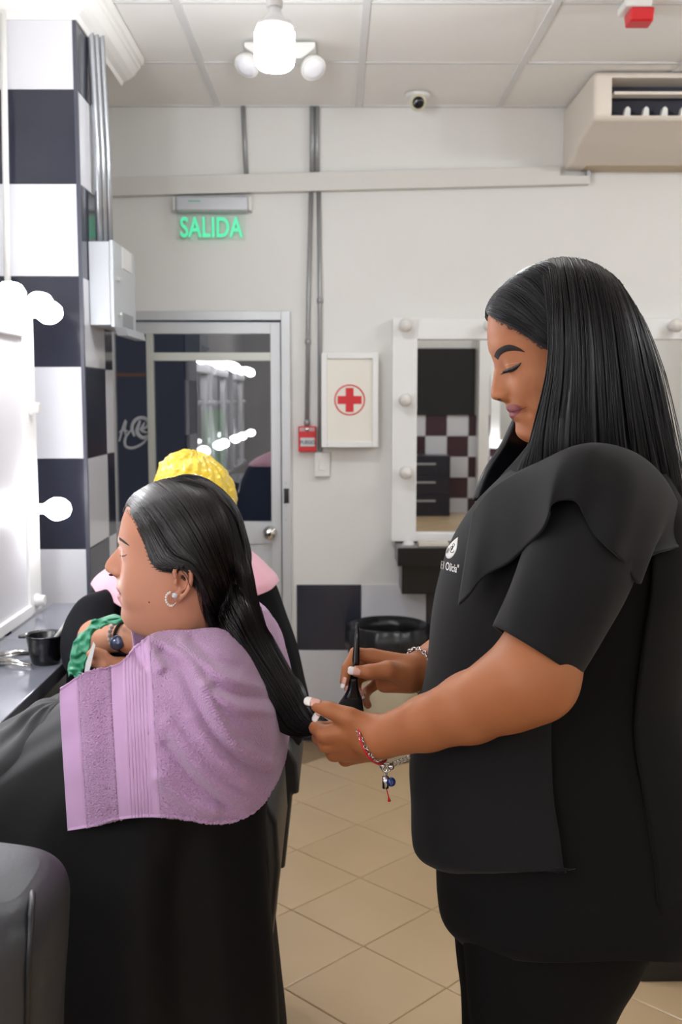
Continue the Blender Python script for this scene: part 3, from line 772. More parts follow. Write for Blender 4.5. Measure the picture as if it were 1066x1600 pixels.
fm = thing('far_mirror', 'white mirror with glowing bulbs at the far end reflected in the mirror', 'mirror', (2.6, WREAR, .9))
MB().box(2.15, 3.3, WREAR, WREAR + .06, .9, 1.9).build('frame', M_white, fm)
MB().box(2.28, 3.17, WREAR + .06, WREAR + .066, 1.02, 1.78).build('glass', M_mirror, fm)
for k in range(1): bulb(fm, (2.21, WREAR + .06, 1.0 + .38 * k), (0, 1, 0), M_mbulb)
for k in range(3): bulb(fm, (2.45 + .38 * k, WREAR + .06, 1.84), (0, 1, 0), M_mbulb)
# ================================================================== people: shared builders
def skin_mat(name, rgb, lip, rough=0.5):
    m = mat(name, rgb, rough, spec=0.35, sss=0.12, bump=(260, 0.05, 0.0006))
    nt = m.node_tree; b = nt.nodes['Principled BSDF']
    at = nt.nodes.new('ShaderNodeAttribute'); at.attribute_name = 'lip'
    n = nt.nodes.new('ShaderNodeTexNoise'); n.inputs['Scale'].default_value = 18; n.inputs['Detail'].default_value = 5
    tc = nt.nodes.new('ShaderNodeTexCoord'); nt.links.new(tc.outputs['Object'], n.inputs['Vector'])
    c = lin(rgb)
    mx0 = nt.nodes.new('ShaderNodeMix'); mx0.data_type = 'RGBA'
    mx0.inputs['A'].default_value = (c[0] * .92, c[1] * .88, c[2] * .86, 1); mx0.inputs['B'].default_value = (min(1, c[0] * 1.06), min(1, c[1] * 1.08), min(1, c[2] * 1.08), 1)
    nt.links.new(n.outputs['Fac'], mx0.inputs['Factor'])
    mx = nt.nodes.new('ShaderNodeMix'); mx.data_type = 'RGBA'
    nt.links.new(mx0.outputs['Result'], mx.inputs['A']); mx.inputs['B'].default_value = (*lin(lip), 1)
    nt.links.new(at.outputs['Fac'], mx.inputs['Factor']); nt.links.new(mx.outputs['Result'], b.inputs['Base Color'])
    return m
def interp(lst, z):
    a = np.array(sorted(lst, key=lambda q: q[0])); return np.interp(z, a[:, 0], a[:, 1])
def smooth_interp(lst, z, n=400, k=9):
    a = np.array(sorted(lst, key=lambda q: q[0])); zz = np.linspace(a[0, 0], a[-1, 0], n); v = np.interp(zz, a[:, 0], a[:, 1])
    pad = np.r_[np.full(k, v[0]), v, np.full(k, v[-1])]; ker = np.hanning(2 * k + 1); ker /= ker.sum()
    return np.interp(z, zz, np.convolve(pad, ker, 'valid'))
def make_head(Yc, prof, base, back, width, centre, sig, top_py, bot_py, bumps, lips, nz=300, nt_=176, yaw=0.0, pivot=None, sx=1.0, ex=(2.35, 2.2), nose=None):
    """rings stacked in z. prof/base/back/centre: (py, px) on the mid plane; width,sig: (py, metres).
    prof is the true mid-line outline, base the face without nose and lips."""
    zt, zb = P(800, top_py, Yc)[2], P(800, bot_py, Yc)[2]
    def tr(l): return [(P(x, y, Yc)[2], P(x, y, Yc)[0]) for y, x in l]
    def tw_(l): return [(P(800, y, Yc)[2], v) for y, v in l]
    z = np.linspace(zb, zt, nz)
    pr = smooth_interp(tr(prof), z, 900, 5); ba = smooth_interp(tr(base), z, 900, 18); bk = smooth_interp(tr(back), z, 900, 25)
    wd = smooth_interp(tw_(width), z, 900, 25); ce_ = smooth_interp(tr(centre), z, 900, 25); sg = smooth_interp(tw_(sig), z, 900, 8)
    q = np.linspace(0, 2 * np.pi, nt_, endpoint=False)
    # denser rings of vertices towards the face
    q = q - 0.35 * np.sin(q)
    c, s = np.cos(q), np.sin(q)
    e1, e2 = 2 / ex[0], 2 / ex[1]
    cf = np.sign(c) * np.abs(c) ** e1; sf = np.sign(s) * np.abs(s) ** e2
    X = np.where(c[None, :] > 0, ce_[:, None] - (ce_ - ba)[:, None] * cf[None, :], ce_[:, None] - (bk - ce_)[:, None] * cf[None, :])
    Yv = -wd[:, None] * sf[None, :]
    front = np.clip(cf, 0, 1)[None, :]
    pw = smooth_interp(tw_(nose), z, 900, 8)[:, None] if nose else 2.0
    X = X + (pr - ba)[:, None] * np.exp(-np.abs(Yv / sg[:, None]) ** pw) * front
    V = np.stack([X, Yc + Yv, np.repeat(z[:, None], nt_, 1)], -1).reshape(-1, 3)
    Fc = grid_faces(nz, nt_, True)
    # close top and bottom
    cb = V[:nt_].mean(0); ctp = V[-nt_:].mean(0) + np.array((0, 0, .001)); V = np.vstack([V, cb, ctp]); nb = len(V)
    caps = [[nb - 2, (j + 1) % nt_, j] for j in range(nt_)] + [[nb - 1, (nz - 1) * nt_ + j, (nz - 1) * nt_ + (j + 1) % nt_] for j in range(nt_)]
    for (px, py, ly, rad, amp) in bumps:
        for sgn in (-1, 1):
            if ly == 0 and sgn == 1: continue
            N = vnormals(V, Fc)
            pt = P(px, py, Yc); cen = np.array((pt[0], Yc + sgn * ly, pt[2]))
            # snap the centre to the surface
            dlt = V - cen; dlt[:, 1] *= 1.0
            k = np.argmin((dlt ** 2).sum(1)); cen = V[k]
            rr = rad if np.isscalar(rad) else None
            d = V - cen
            if rr: wgt = np.exp(-(d ** 2).sum(1) / rr ** 2)
            else: wgt = np.exp(-((d / np.array(rad)) ** 2).sum(1))
            V = V + N * (amp * wgt)[:, None]
    # lips
    lipw = np.zeros(len(V))
    if lips is not None:
        up, lo_, halfw, zmid, corner_drop = lips
        zU, zL, zM = P(800, up, Yc)[2], P(800, lo_, Yc)[2], P(800, zmid, Yc)[2]
        ly = np.abs(V[:, 1] - Yc); t = np.clip(ly / halfw, 0, 1); zm = zM + corner_drop * t
        top = zm + (zU - zM) * np.sqrt(np.clip(1 - t ** 2, 0, 1)); bot = zm + (zL - zM) * np.sqrt(np.clip(1 - t ** 2, 0, 1))
        e = .0012
        lipw = np.clip((top - V[:, 2]) / e, 0, 1) * np.clip((V[:, 2] - bot) / e, 0, 1) * (ly < halfw) * (V[:, 0] < P(0, 0, Yc)[0] * 0 + ce_.mean() - .02)
    if sx != 1.0 or yaw:
        pv = np.array(pivot); d = V - pv; d[:, 0] *= sx; cs, sn = math.cos(yaw), math.sin(yaw)
        V = pv + np.stack([d[:, 0] * cs - d[:, 1] * sn, d[:, 0] * sn + d[:, 1] * cs, d[:, 2]], 1)
    faces = [list(map(int, f)) for f in Fc] + caps
    return V, faces, Fc, lipw
def attr_lip(o, w_):
    a = o.data.attributes.new('lip', 'FLOAT', 'POINT'); a.data.foreach_set('value', np.asarray(w_, np.float32)[:len(o.data.vertices)])
def raw_obj(name, V, faces, m):
    me = bpy.data.meshes.new(name); me.from_pydata(np.asarray(V).tolist(), [], faces if isinstance(faces, list) else faces.tolist())
    me.polygons.foreach_set('use_smooth', [True] * len(me.polygons)); me.materials.append(m)
    bm = bmesh.new(); bm.from_mesh(me); bmesh.ops.recalc_face_normals(bm, faces=bm.faces); bm.to_mesh(me); bm.free()
    o = bpy.data.objects.new(name, me); COL.objects.link(o); return o
def finish_body(o, parent):
    o.parent = parent; o.name = 'body'
    off = wloc(parent)
    co = np.empty(len(o.data.vertices) * 3); o.data.vertices.foreach_get('co', co); co = co.reshape(-1, 3) - off
    o.data.vertices.foreach_set('co', co.ravel()); o.data.update()
def on_side(bvh, px, py, Yc, lift=.0006, side=-1, fix=None):
    """point on the near side of a surface as seen from the camera through (px,py)"""
    o_ = Vector((0, 0, CAM_H)); d = Vector(P(px, py, Yc)) - o_; d.normalize()
    hit, nrm, _, _ = bvh.ray_cast(o_, d)
    if hit is None: return np.array(P(px, py, Yc))
    return np.array(hit) - np.array(d) * lift
def ribbon(name, top, bot, bvh, Yc, m, parent, lift=.0008, n=24, thick=.001, rows=4):
    T = cr(top, n); B = cr(bot, n); V = []
    for k in range(rows):
        f = k / (rows - 1); L = T * (1 - f) + B * f
        bulge = lift + thick * math.sin(math.pi * f)
        for p in L: V.append(on_side(bvh, p[0], p[1], Yc, bulge))
    return obj(name, V, grid_faces(rows, n), m, parent, smooth=True)

def hair_mat(name, rgb, rough, bump=.3):
    m = mat(name, rgb, rough, spec=0.55, coat=0.0)
    return m
def loft_guides(guides, nu, nv, Yc):
    """guides: lists of (px, py, lateral metres); returns grid (nu, nv, 3)"""
    G = []
    for g in guides:
        p = cr([P(a, b, Yc + c) for a, b, c in g], 80); G.append(arclen(p, 40))
    G = crn(np.array(G), 0, nu); return crn(G, 1, nv)
def grid_normals(G, out):
    du = np.gradient(G, axis=0); dv = np.gradient(G, axis=1); n = np.cross(du, dv); n /= (np.linalg.norm(n, axis=2, keepdims=True) + 1e-9)
    c = out; s = np.sign(((G - c) * n).sum(2)); 
    if s.sum() < 0: n = -n
    return n
def hair_sheet(name, G, m, parent, thick=.008, ridge=.0, nrid=30, seed=0, out=None):
    """solid sheet of hair following the guides with combed ridges"""
    nu, nv, _ = G.shape; N = grid_normals(G, out); rg = np.random.default_rng(seed)
    u = np.linspace(0, 1, nu)[:, None]; v = np.linspace(0, 1, nv)[None, :]
    h = np.zeros((nu, nv))
    for k in range(4):
        fr = nrid * (0.6 + .5 * k); ph = rg.uniform(0, 6.28); dr_ = rg.uniform(-.05, .05)
        h += np.sin(2 * np.pi * fr * (u + dr_ * v + .012 * np.sin(3 * v + ph)) + ph) / (1 + k)
    H = G + N * (ridge * h * np.minimum(1, v * 25 + .15))[:, :, None]
    inner = G - N * thick
    V = np.vstack([H.reshape(-1, 3), inner.reshape(-1, 3)]); K = nu * nv
    f1 = grid_faces(nu, nv); f2 = f1[:, ::-1] + K
    rim = []
    for i in range(nu - 1):
        rim += [(i * nv, (i + 1) * nv, K + (i + 1) * nv, K + i * nv), (i * nv + nv - 1, K + i * nv + nv - 1, K + (i + 1) * nv + nv - 1, (i + 1) * nv + nv - 1)]
    for j in range(nv - 1):
        rim += [(j, K + j, K + j + 1, j + 1), ((nu - 1) * nv + j, (nu - 1) * nv + j + 1, K + (nu - 1) * nv + j + 1, K + (nu - 1) * nv + j)]
    Fc = np.vstack([f1, f2, np.array(rim)])
    return obj(name, V, Fc, m, parent, smooth=True)
def strands(G, count, out, r=.0006, seed=0, spread=.003, v0=(0, .1), v1=(.85, 1.0), clump=0, wander=.01, nseg=20, uw=None, lift=.0006, sides=3):
    """thin tubes of hair over the sheet G; returns arrays to be merged"""
    rg = np.random.default_rng(seed); nu, nv, _ = G.shape; N = grid_normals(G, out)
    us = rg.uniform(0, 1, count) if uw is None else np.clip(rg.choice(uw, count) + rg.normal(0, .03, count), 0, 1)
    cl = rg.uniform(0, 1, clump) if clump else None
    Vs = []; Fs = []; k0 = 0
    for u in us:
        a = rg.uniform(*v0); b = rg.uniform(*v1); t = np.linspace(a, b, nseg)
        if cl is not None:
            uc = cl[np.argmin(np.abs(cl - u))]; uu = u + (uc - u) * np.clip(t * 1.2 - .1, 0, .75)
        else: uu = np.full(nseg, u)
        uu = np.clip(uu + wander * np.sin(rg.uniform(0, 6.28) + t * rg.uniform(2, 6)) * t, 0, 1)
        iu = uu * (nu - 1); i0 = np.clip(iu.astype(int), 0, nu - 2); fu = (iu - i0)[:, None]
        iv = t * (nv - 1); j0 = np.clip(iv.astype(int), 0, nv - 2); fv = (iv - j0)[:, None]
        def bl(A): return (A[i0, j0] * (1 - fu) + A[i0 + 1, j0] * fu) * (1 - fv) + (A[i0, j0 + 1] * (1 - fu) + A[i0 + 1, j0 + 1] * fu) * fv
        p = bl(G); n_ = bl(N); off = lift + abs(rg.normal(0, spread)) * np.clip(t * 3, .15, 1)
        p = p + n_ * off[:, None]
        tg = np.gradient(p, axis=0); tg /= np.linalg.norm(tg, axis=1, keepdims=True) + 1e-9
        bb = np.cross(tg, n_); bb /= np.linalg.norm(bb, axis=1, keepdims=True) + 1e-9; nn = np.cross(bb, tg)
        rr = r * rg.uniform(.6, 1.4) * np.clip((1 - np.linspace(0, 1, nseg) ** 4), .12, 1)
        ring = []
        for s_ in range(sides):
            q = 2 * math.pi * s_ / sides; ring.append(p + rr[:, None] * (math.cos(q) * nn + 1.3 * math.sin(q) * bb))
        Vs.append(np.stack(ring, 1).reshape(-1, 3)); Fs.append(grid_faces(nseg, sides, True) + k0); k0 += nseg * sides
    return np.vstack(Vs), np.vstack(Fs)
def merge(parts):
    V = []; Fs = []; k = 0
    for v, f in parts: V.append(v); Fs.append(f + k); k += len(v)
    return np.vstack(V), np.vstack(Fs)
def ring_loft(rows, Yc, n=96, m=80, e=2.3, fold=None, q0=0, q1=2 * math.pi, xoff=0.0):
    """rows: (py, px_front, px_back, half_depth, [Y shift]); front faces -x. returns grid (m, n, 3), closed flag"""
    A = []
    for rw in rows:
        py, pf, pb, hw = rw[:4]; ys = rw[4] if len(rw) > 4 else 0
        a = P(pf, py, Yc); b = P(pb, py, Yc); A.append((a[0], b[0], a[2], hw, ys))
    A = cr(np.array(A), m)
    closed = abs(q1 - q0 - 2 * math.pi) < 1e-6
    q = np.linspace(q0, q1, n, endpoint=not closed)
    c = np.sign(np.cos(q)) * np.abs(np.cos(q)) ** (2 / e); s = np.sign(np.sin(q)) * np.abs(np.sin(q)) ** (2 / e)
    cx = (A[:, 0] + A[:, 1]) / 2; hx = (A[:, 1] - A[:, 0]) / 2 + xoff; hy = A[:, 3] + xoff
    X = cx[:, None] - hx[:, None] * c[None]; Yv = Yc + A[:, 4][:, None] - hy[:, None] * s[None]; Z = np.repeat(A[:, 2][:, None], len(q), 1)
    G = np.stack([X, Yv, Z], -1)
    if fold is not None:
        t = np.linspace(0, 1, m)[:, None]; dsp = fold(q[None, :], t)
        ctr = np.stack([np.repeat(cx[:, None], len(q), 1), np.full_like(X, Yc) + A[:, 4][:, None], Z], -1); d = G - ctr; d /= np.linalg.norm(d, axis=2, keepdims=True) + 1e-9
        G = G + d * dsp[:, :, None]
    return G, closed
def cloth(name, G, closed, m, parent, thick=.003, cap_top=False, cap_bot=False):
    mm, n, _ = G.shape; V = G.reshape(-1, 3); Fc = grid_faces(mm, n, closed).tolist()
    V = list(map(tuple, V))
    if cap_top: V.append(tuple(G[0].mean(0))); k = len(V) - 1; Fc += [[k, (j + 1) % n, j] for j in range(n)]
    if cap_bot: V.append(tuple(G[-1].mean(0))); k = len(V) - 1; Fc += [[k, (mm - 1) * n + j, (mm - 1) * n + (j + 1) % n] for j in range(n)]
    o = obj(name, V, Fc, m, parent, smooth=True)
    if thick:
        s = o.modifiers.new('solid', 'SOLIDIFY'); s.thickness = thick; s.offset = -1
    return o
def wrinkle(seed, amp, kq=(3, 9), kt=(1, 5), n=7):
    rg = np.random.default_rng(seed); A = [(rg.integers(*kq), rg.uniform(*kt), rg.uniform(0, 6.28), rg.uniform(.3, 1)) for _ in range(n)]
    def f(q, t):
        s = 0
        for a, b, ph, w_ in A: s = s + w_ * np.sin(a * q + b * t * 3 + ph + .8 * np.sin(2 * q + 4 * t + ph))
        return amp * s / math.sqrt(n)
    return f
def ear_mesh(outline, inner, lobe, Yc, ysurf, h=.0011):
    """outline, inner: (px,py) arcs; the ear stands off the head at y=ysurf"""
    o3 = [P(x, y, Yc) * (1, 0, 1) + (0, ysurf - .012 - .004 * math.sin(i / (len(outline) - 1) * math.pi), 0) for i, (x, y) in enumerate(outline)]
    i3 = [P(x, y, Yc) * (1, 0, 1) + (0, ysurf - .009, 0) for x, y in inner]
    o3 = arclen(cr(o3, 40), 14); i3 = arclen(cr(i3, 30), 9)
    lb = P(lobe[0], lobe[1], Yc) * (1, 0, 1) + (0, ysurf - .009, 0)
    cen = np.mean(o3, 0)
    def fn(p):
        d = chain(p, o3, [.0030] * len(o3), .001)
        d = smin(d, chain(p, i3, [.0026] * len(i3), .001), .002)
        d = smin(d, ell(p, lb, (.0065, .0042, .0075)), .003)
        plate = ell(p, (cen[0] - .001, ysurf - .004, cen[2]), (.0125, .006, .024)); d = smin(d, plate, .003)
        d = smin(d, ell(p, (o3[0][0] + .000, ysurf - .006, cen[2] - .006), (.004, .006, .006)), .003)
        con = ell(p, (cen[0] - .0035, ysurf - .013, cen[2] - .006), (.0065, .009, .011))
        return -smin(-d, con, .002)
    lo = o3.min(0) - .014; hi = o3.max(0) + .014; hi[1] = ysurf + .012
    V, Fc = nets(fn, lo, hi, h); return laplacian(V, Fc, 1, .4), Fc
def nail(parent, tip, direction, normal, ln, wd_, m_base, m_tip, tipfrac=.35):
    """finger nail: slightly curved plate with a white free edge"""
    d = np.array(direction, float); d /= np.linalg.norm(d); nrm = np.array(normal, float); nrm -= d * (nrm @ d); nrm /= np.linalg.norm(nrm); b = np.cross(d, nrm)
    def plate(t0, t1, lift):
        V = []; nu, nv = 7, 9
        for i in range(nu):
            t = t0 + (t1 - t0) * i / (nu - 1)
            wloc_ = wd_ * (0.85 + .15 * math.sin(min(1, t * 2) * math.pi / 2)) * (1 if t < .8 else math.sqrt(max(.25, 1 - ((t - .8) / .24) ** 2)))
            for j in range(nv):
                s = -1 + 2 * j / (nv - 1)
                V.append(np.array(tip) + d * (t * ln) + b * (s * wloc_) + nrm * (lift - .35 * wd_ * s * s - .0006 * (t - .5) ** 2))
        return V, grid_faces(nu, nv)
    V, Fc = plate(0, 1 - tipfrac, .0); o = obj('fingernail', V, Fc, m_base, parent, smooth=True, solid=.0007)
    V, Fc = plate(1 - tipfrac, 1, .0001); obj('nail_tip', V, Fc, m_tip, o, smooth=True, solid=.0008)
    return o
def hairline(G, bvh, Yc, count, seed, r=.0003, reach=.006, u1=.10, vr=(0, .6), adv=.12):
    """short fine hairs bridging skin and the edge of a hair sheet (its u=0 border)"""
    rg = np.random.default_rng(seed); nu, nv, _ = G.shape; Vs = []; Fs = []; k0 = 0
    for _ in range(count):
        v = rg.uniform(*vr); j = int(v * (nv - 1)); j2 = min(nv - 1, int((v + adv * rg.uniform(.5, 1.3)) * (nv - 1))); i2 = int(rg.uniform(.02, u1) * (nu - 1))
        e0 = G[0, j]; inw = G[min(nu - 1, 6), j] - e0; inw /= np.linalg.norm(inw) + 1e-9
        s = e0 - inw * rg.uniform(0, reach)
        hit = bvh.find_nearest(Vector(s))
        if hit[0] is not None: s = np.array(hit[0]) + np.array(hit[1]) * .0004
        t = G[i2, j2] + (G[i2, j2] - s) * 0; m_ = (s + t) / 2 + (e0 - s) * .25
        p = cr([s, m_, t], 7); mb = MB(); mb.tube(p, np.linspace(r * .5, r, 7), 3)
        Vs.append(np.array(mb.V)); Fs += [[q + k0 for q in f] for f in mb.F if len(f) == 4]; k0 += len(mb.V)
    return np.vstack(Vs), np.array(Fs)
M_hair1 = mat('black_hair', (9, 9, 15), 0.33, spec=0.5)
M_hair1b = mat('black_hair_strand', (11, 11, 18), 0.32, spec=0.6)
M_wet = mat('wet_dark_hair', (13, 10, 11), 0.5, spec=0.22)
M_wetb = mat('wet_hair_strand', (20, 15, 16), 0.29, spec=0.55)
M_uni = mat('black_uniform_twill', (19, 19, 21), 0.82, sheen=0.05, spec=0.25, bump=(900, 0.12, 0.0004))
M_uni2 = mat('black_uniform_crepe', (11, 11, 12), 0.88, sheen=0.02, spec=0.2, bump=(900, 0.12, 0.0004))
M_trou = mat('black_trousers', (10, 10, 11), 0.85, spec=0.2)
M_nailp = mat('nail_pink', (214, 160, 146), 0.18, coat=.5)
M_nailw = mat('nail_white', (238, 232, 228), 0.18, coat=.5)
M_lash = mat('lash_black', (16, 12, 14), 0.5)
M_silver = mat('silver', (200, 200, 204), 0.2, 1.0)
# ================================================================== the stylist
SY = 1.42
M_skin1 = skin_mat('stylist_skin', (170, 107, 69), (128, 58, 62))
st_p = thing('person', 'standing stylist in black uniform with long straight black hair, brushing colour onto hair', 'person', (0.32, SY, 0))
prof = [(408, 880), (446, 812), (473, 778), (494, 763.5), (520, 762.4), (536, 763), (548, 765), (558, 769), (568, 772.4), (576, 773), (588, 771), (604, 768.6), (616, 767.6), (621, 768.5), (624, 771.5), (626, 778), (627.5, 786), (630, 790.5), (634, 791.6), (638, 792), (641, 793.5), (643.6, 798.5), (645.5, 798.8), (648, 797), (651, 797.5), (655, 801), (658, 806), (661, 808), (667, 808.2), (674, 808), (680, 810), (685, 814), (690, 821), (694, 836), (698, 850), (720, 858), (800, 870)]
base = [(408, 880), (446, 812), (473, 778), (494, 764), (520, 763), (540, 766), (556, 773), (575, 780), (600, 786), (626, 793), (640, 797.5), (656, 804), (668, 808.2), (680, 810), (685, 814), (690, 821), (694, 836), (698, 850), (720, 858), (800, 870)]
back = [(408, 885), (424, 928), (446, 952), (480, 980), (530, 985), (580, 975), (640, 965), (700, 965), (800, 985)]
centre = [(400, 882), (440, 880), (520, 880), (620, 884), (690, 892), (720, 905), (800, 925)]
width = [(408, .006), (413, .026), (424, .046), (450, .066), (500, .074), (545, .0735), (590, .071), (620, .066), (650, .060), (675, .053), (690, .050), (705, .052), (800, .062)]
sig = [(400, .05), (540, .045), (556, .014), (575, .010), (595, .0115), (606, .0135), (614, .0162), (622, .0172), (626, .0165), (631, .018), (641, .023), (652, .022), (658, .020), (668, .018), (690, .02), (800, .05)]
# (px, py, lateral, radius, amount)
bumps = [
    (775, 560, .030, .016, .0030),          # brow ridge
    (786, 583, .030, .0135, -.0052),        # eye socket
    (795, 574, .033, .0105, .0058),         # eyeball under the lid
    (784, 617, .0170, .0065, .0030),        # nostril wing
    (796, 616, .0205, .0050, -.0018),         # crease beside the wing
    (808, 608, .042, .026, .0042),          # cheek
    (826, 637, .030, .008, -.0032),         # mouth corner
    (838, 632, .043, .012, .0032),          # smiling cheek fold
    (806, 646, .014, .0065, .0012),         # lower lip side
    (812, 674, .010, .012, .0012),          # chin
    (778, 627, .0075, .0034, -.0026),       # nostril
    (850, 560, .066, .02, -.0025),          # temple
]
V, faces, Fq, lipw = make_head(SY, prof, base, back, width, centre, sig, 409, 800, bumps, (634.5, 657.5, .0365, 644.5, .0078), nose=[(400, 2), (590, 2), (606, 3), (614, 4.5), (626, 4.5), (630, 2.2), (800, 2)])
headV = V
bv = BVHTree.FromPolygons([tuple(v) for v in V], faces)
head = raw_obj('head', V, faces, M_skin1); attr_lip(head, lipw)
# ---- near arm and hand (her left), implicit surface
sh, el_, wr_ = P(905, 850, 1.25), P(834, 1058, 1.182), P(598, 1152, 1.325)
kn_ = {k: P(*v) for k, v in dict(i=(508, 1147, 1.343), m=(510, 1163, 1.352), r=(522, 1177, 1.366), l=(540, 1186, 1.380)).items()}
def near_arm(p):
    d = seg(p, sh, el_, .044, .047)
    d = smin(d, chain(p, [el_, P(790, 1082, 1.207), P(735, 1106, 1.24), P(668, 1130, 1.285), wr_], [.047, .0465, .0425, .0345, .0270], .01), .03)
    wf = P(600, 1158, 1.335); d = smin(d, seg(p, wr_, P(580, 1155, 1.335), .0262, .0245), .008)
    # palm: fan of metacarpals
    for k, r0, r1 in (('i', .0165, .0118), ('m', .0165, .0112), ('r', .0155, .0106), ('l', .014, .0098)):
        b = {'i': P(582, 1140, 1.335), 'm': P(583, 1152, 1.34), 'r': P(584, 1164, 1.345), 'l': P(585, 1172, 1.350)}[k]
        d = smin(d, seg(p, b, kn_[k], r0, r1), .010)
    d = smin(d, seg(p, P(580, 1160, 1.352), P(530, 1166, 1.366), .018, .015), .012)
    # thumb
    th = [P(578, 1136, 1.333), P(546, 1121, 1.333), P(514, 1109, 1.340), P(495, 1103, 1.345)]
    d = smin(d, chain(p, th, [.0165, .0132, .0108, .0084], .004), .011)
    return d
def near_fingers():
    out = []
    for k, (dxp, dyp), r in (('i', (-14, 3), .0094), ('m', (-12, 2), .0094), ('r', (-8, 2), .0088), ('l', (-4, 2), .008)):
        a = kn_[k]; e = P(0, 0, a[1])
        b = a + np.array((dxp * .0009, .034, -dyp * .0009)); c = b + np.array((.022, .016, -.004)); t = c + np.array((.019, -.008, .000))
        out.append(([a, b, c, t], [r + .0012, r, r * .92, r * .8]))
    return out
nf = near_fingers()
def near_all(p):
    d = near_arm(p)
    f = None
    for pts, rad in nf:
        g = chain(p, pts, rad, .003); f = g if f is None else np.minimum(f, g)
    return smin(d, f, .0045)
lo = np.array((P(470, 1100, 1.36)[0] - .02, 1.10, P(600, 1215, 1.3)[2] - .03)); hi = np.array((P(960, 900, 1.24)[0] + .08, 1.44, P(900, 830, 1.23)[2] + .07))
# mesh hand+forearm finely, upper arm coarsely, by cutting the domain at one grid
V1, F1 = nets(near_all, lo, hi, .0030)
V1 = laplacian(V1, F1, 1, .5)
arm1 = raw_obj('arm', V1, F1, M_skin1)
# ---- far arm and hand (her right) holding the brush
el2, wr2 = P(790, 985, 1.60), P(652, 1049, 1.505)
mc = {'i': P(581, 1025, 1.492), 'm': P(580, 1036, 1.508), 'r': P(585, 1050, 1.522), 'l': P(594, 1064, 1.532)}
fing2 = [([mc['i'], P(556, 1021, 1.487), P(543, 1044, 1.472), P(538, 1066, 1.462)], [.0102, .0092, .0082, .0066]),
         ([mc['m'], P(549, 1036, 1.512), P(543, 1058, 1.500), P(545, 1078, 1.488)], [.0102, .0092, .0082, .0066]),
         ([mc['r'], P(557, 1060, 1.530), P(556, 1078, 1.515), P(565, 1088, 1.497)], [.0098, .0088, .0078, .0064]),
         ([mc['l'], P(572, 1080, 1.538), P(570, 1092, 1.522), P(575, 1102, 1.506)], [.009, .0078, .007, .0058])]
th2 = [P(636, 1054, 1.482), P(606, 1047, 1.462), P(577, 1050, 1.453), P(557, 1049, 1.452)]
def far_all(p):
    d = chain(p, [el2, P(715, 1012, 1.55), wr2], [.044, .036, .0262], .01)
    d = smin(d, seg(p, wr2, P(636, 1050, 1.505), .0255, .024), .008)
    for k, r0, r1 in (('i', .0155, .0112), ('m', .0155, .011), ('r', .015, .0106), ('l', .014, .0098)):
        b = {'i': P(640, 1040, 1.495), 'm': P(640, 1048, 1.505), 'r': P(640, 1056, 1.512), 'l': P(640, 1064, 1.518)}[k]
        d = smin(d, seg(p, b, mc[k], r0, r1), .009)
    d = smin(d, seg(p, P(640, 1062, 1.495), P(602, 1068, 1.510), .020, .014), .01)
    d = smin(d, chain(p, th2, [.0175, .0132, .0106, .0082], .004), .010)
    f = None
    for pts, rad in fing2:
        g = chain(p, pts, rad, .003); f = g if f is None else np.minimum(f, g)
    return smin(d, f, .004)
lo2 = np.array((P(530, 1100, 1.5)[0] - .02, 1.42, P(600, 1110, 1.5)[2] - .025)); hi2 = np.array((P(790, 985, 1.6)[0] + .05, 1.66, P(790, 985, 1.6)[2] + .055))
V2, F2 = nets(far_all, lo2, hi2, .0026); V2 = laplacian(V2, F2, 1, .5)
arm2 = raw_obj('arm', V2, F2, M_skin1)
# ---- trunk and legs under the clothes
def trunk(p):
    d = seg(p, P(920, 740, SY), P(905, 690, SY), .055, .05)
    d = smin(d, ell(p, P(900, 860, SY), (.115, .15, .16)), .05)
    d = smin(d, ell(p, P(865, 1080, SY), (.125, .135, .16)), .06)
    d = smin(d, ell(p, P(880, 1330, SY), (.125, .13, .13)), .06)
    d = smin(d, seg(p, P(930, 800, SY), P(920, 840, 1.27), .055, .045), .03)
    d = smin(d, seg(p, P(930, 800, SY), P(900, 880, 1.60), .06, .05), .03)
    d = smin(d, seg(p, P(900, 880, 1.60), el2, .05, .044), .02)
    for y in (SY - .065, SY + .065):
        x = .29
        d = smin(d, chain(p, [(x, y, .88), (x - .01, y, .50), (x + .02, y, .10), (x + .02, y, .06)], [.078, .055, .042, .042], .02), .03)
        d = smin(d, seg(p, (x + .02, y, .05), (x - .14, y, .04), .036, .03), .02)
    return d
V3, F3 = nets(trunk, (.02, 1.13, 0.0), (.56, 1.72, 1.62), .010); V3 = laplacian(V3, F3, 1)
tr_ = raw_obj('trunk', V3, F3, M_skin1)
body = union([head, tr_, arm1, arm2]); finish_body(body, st_p)
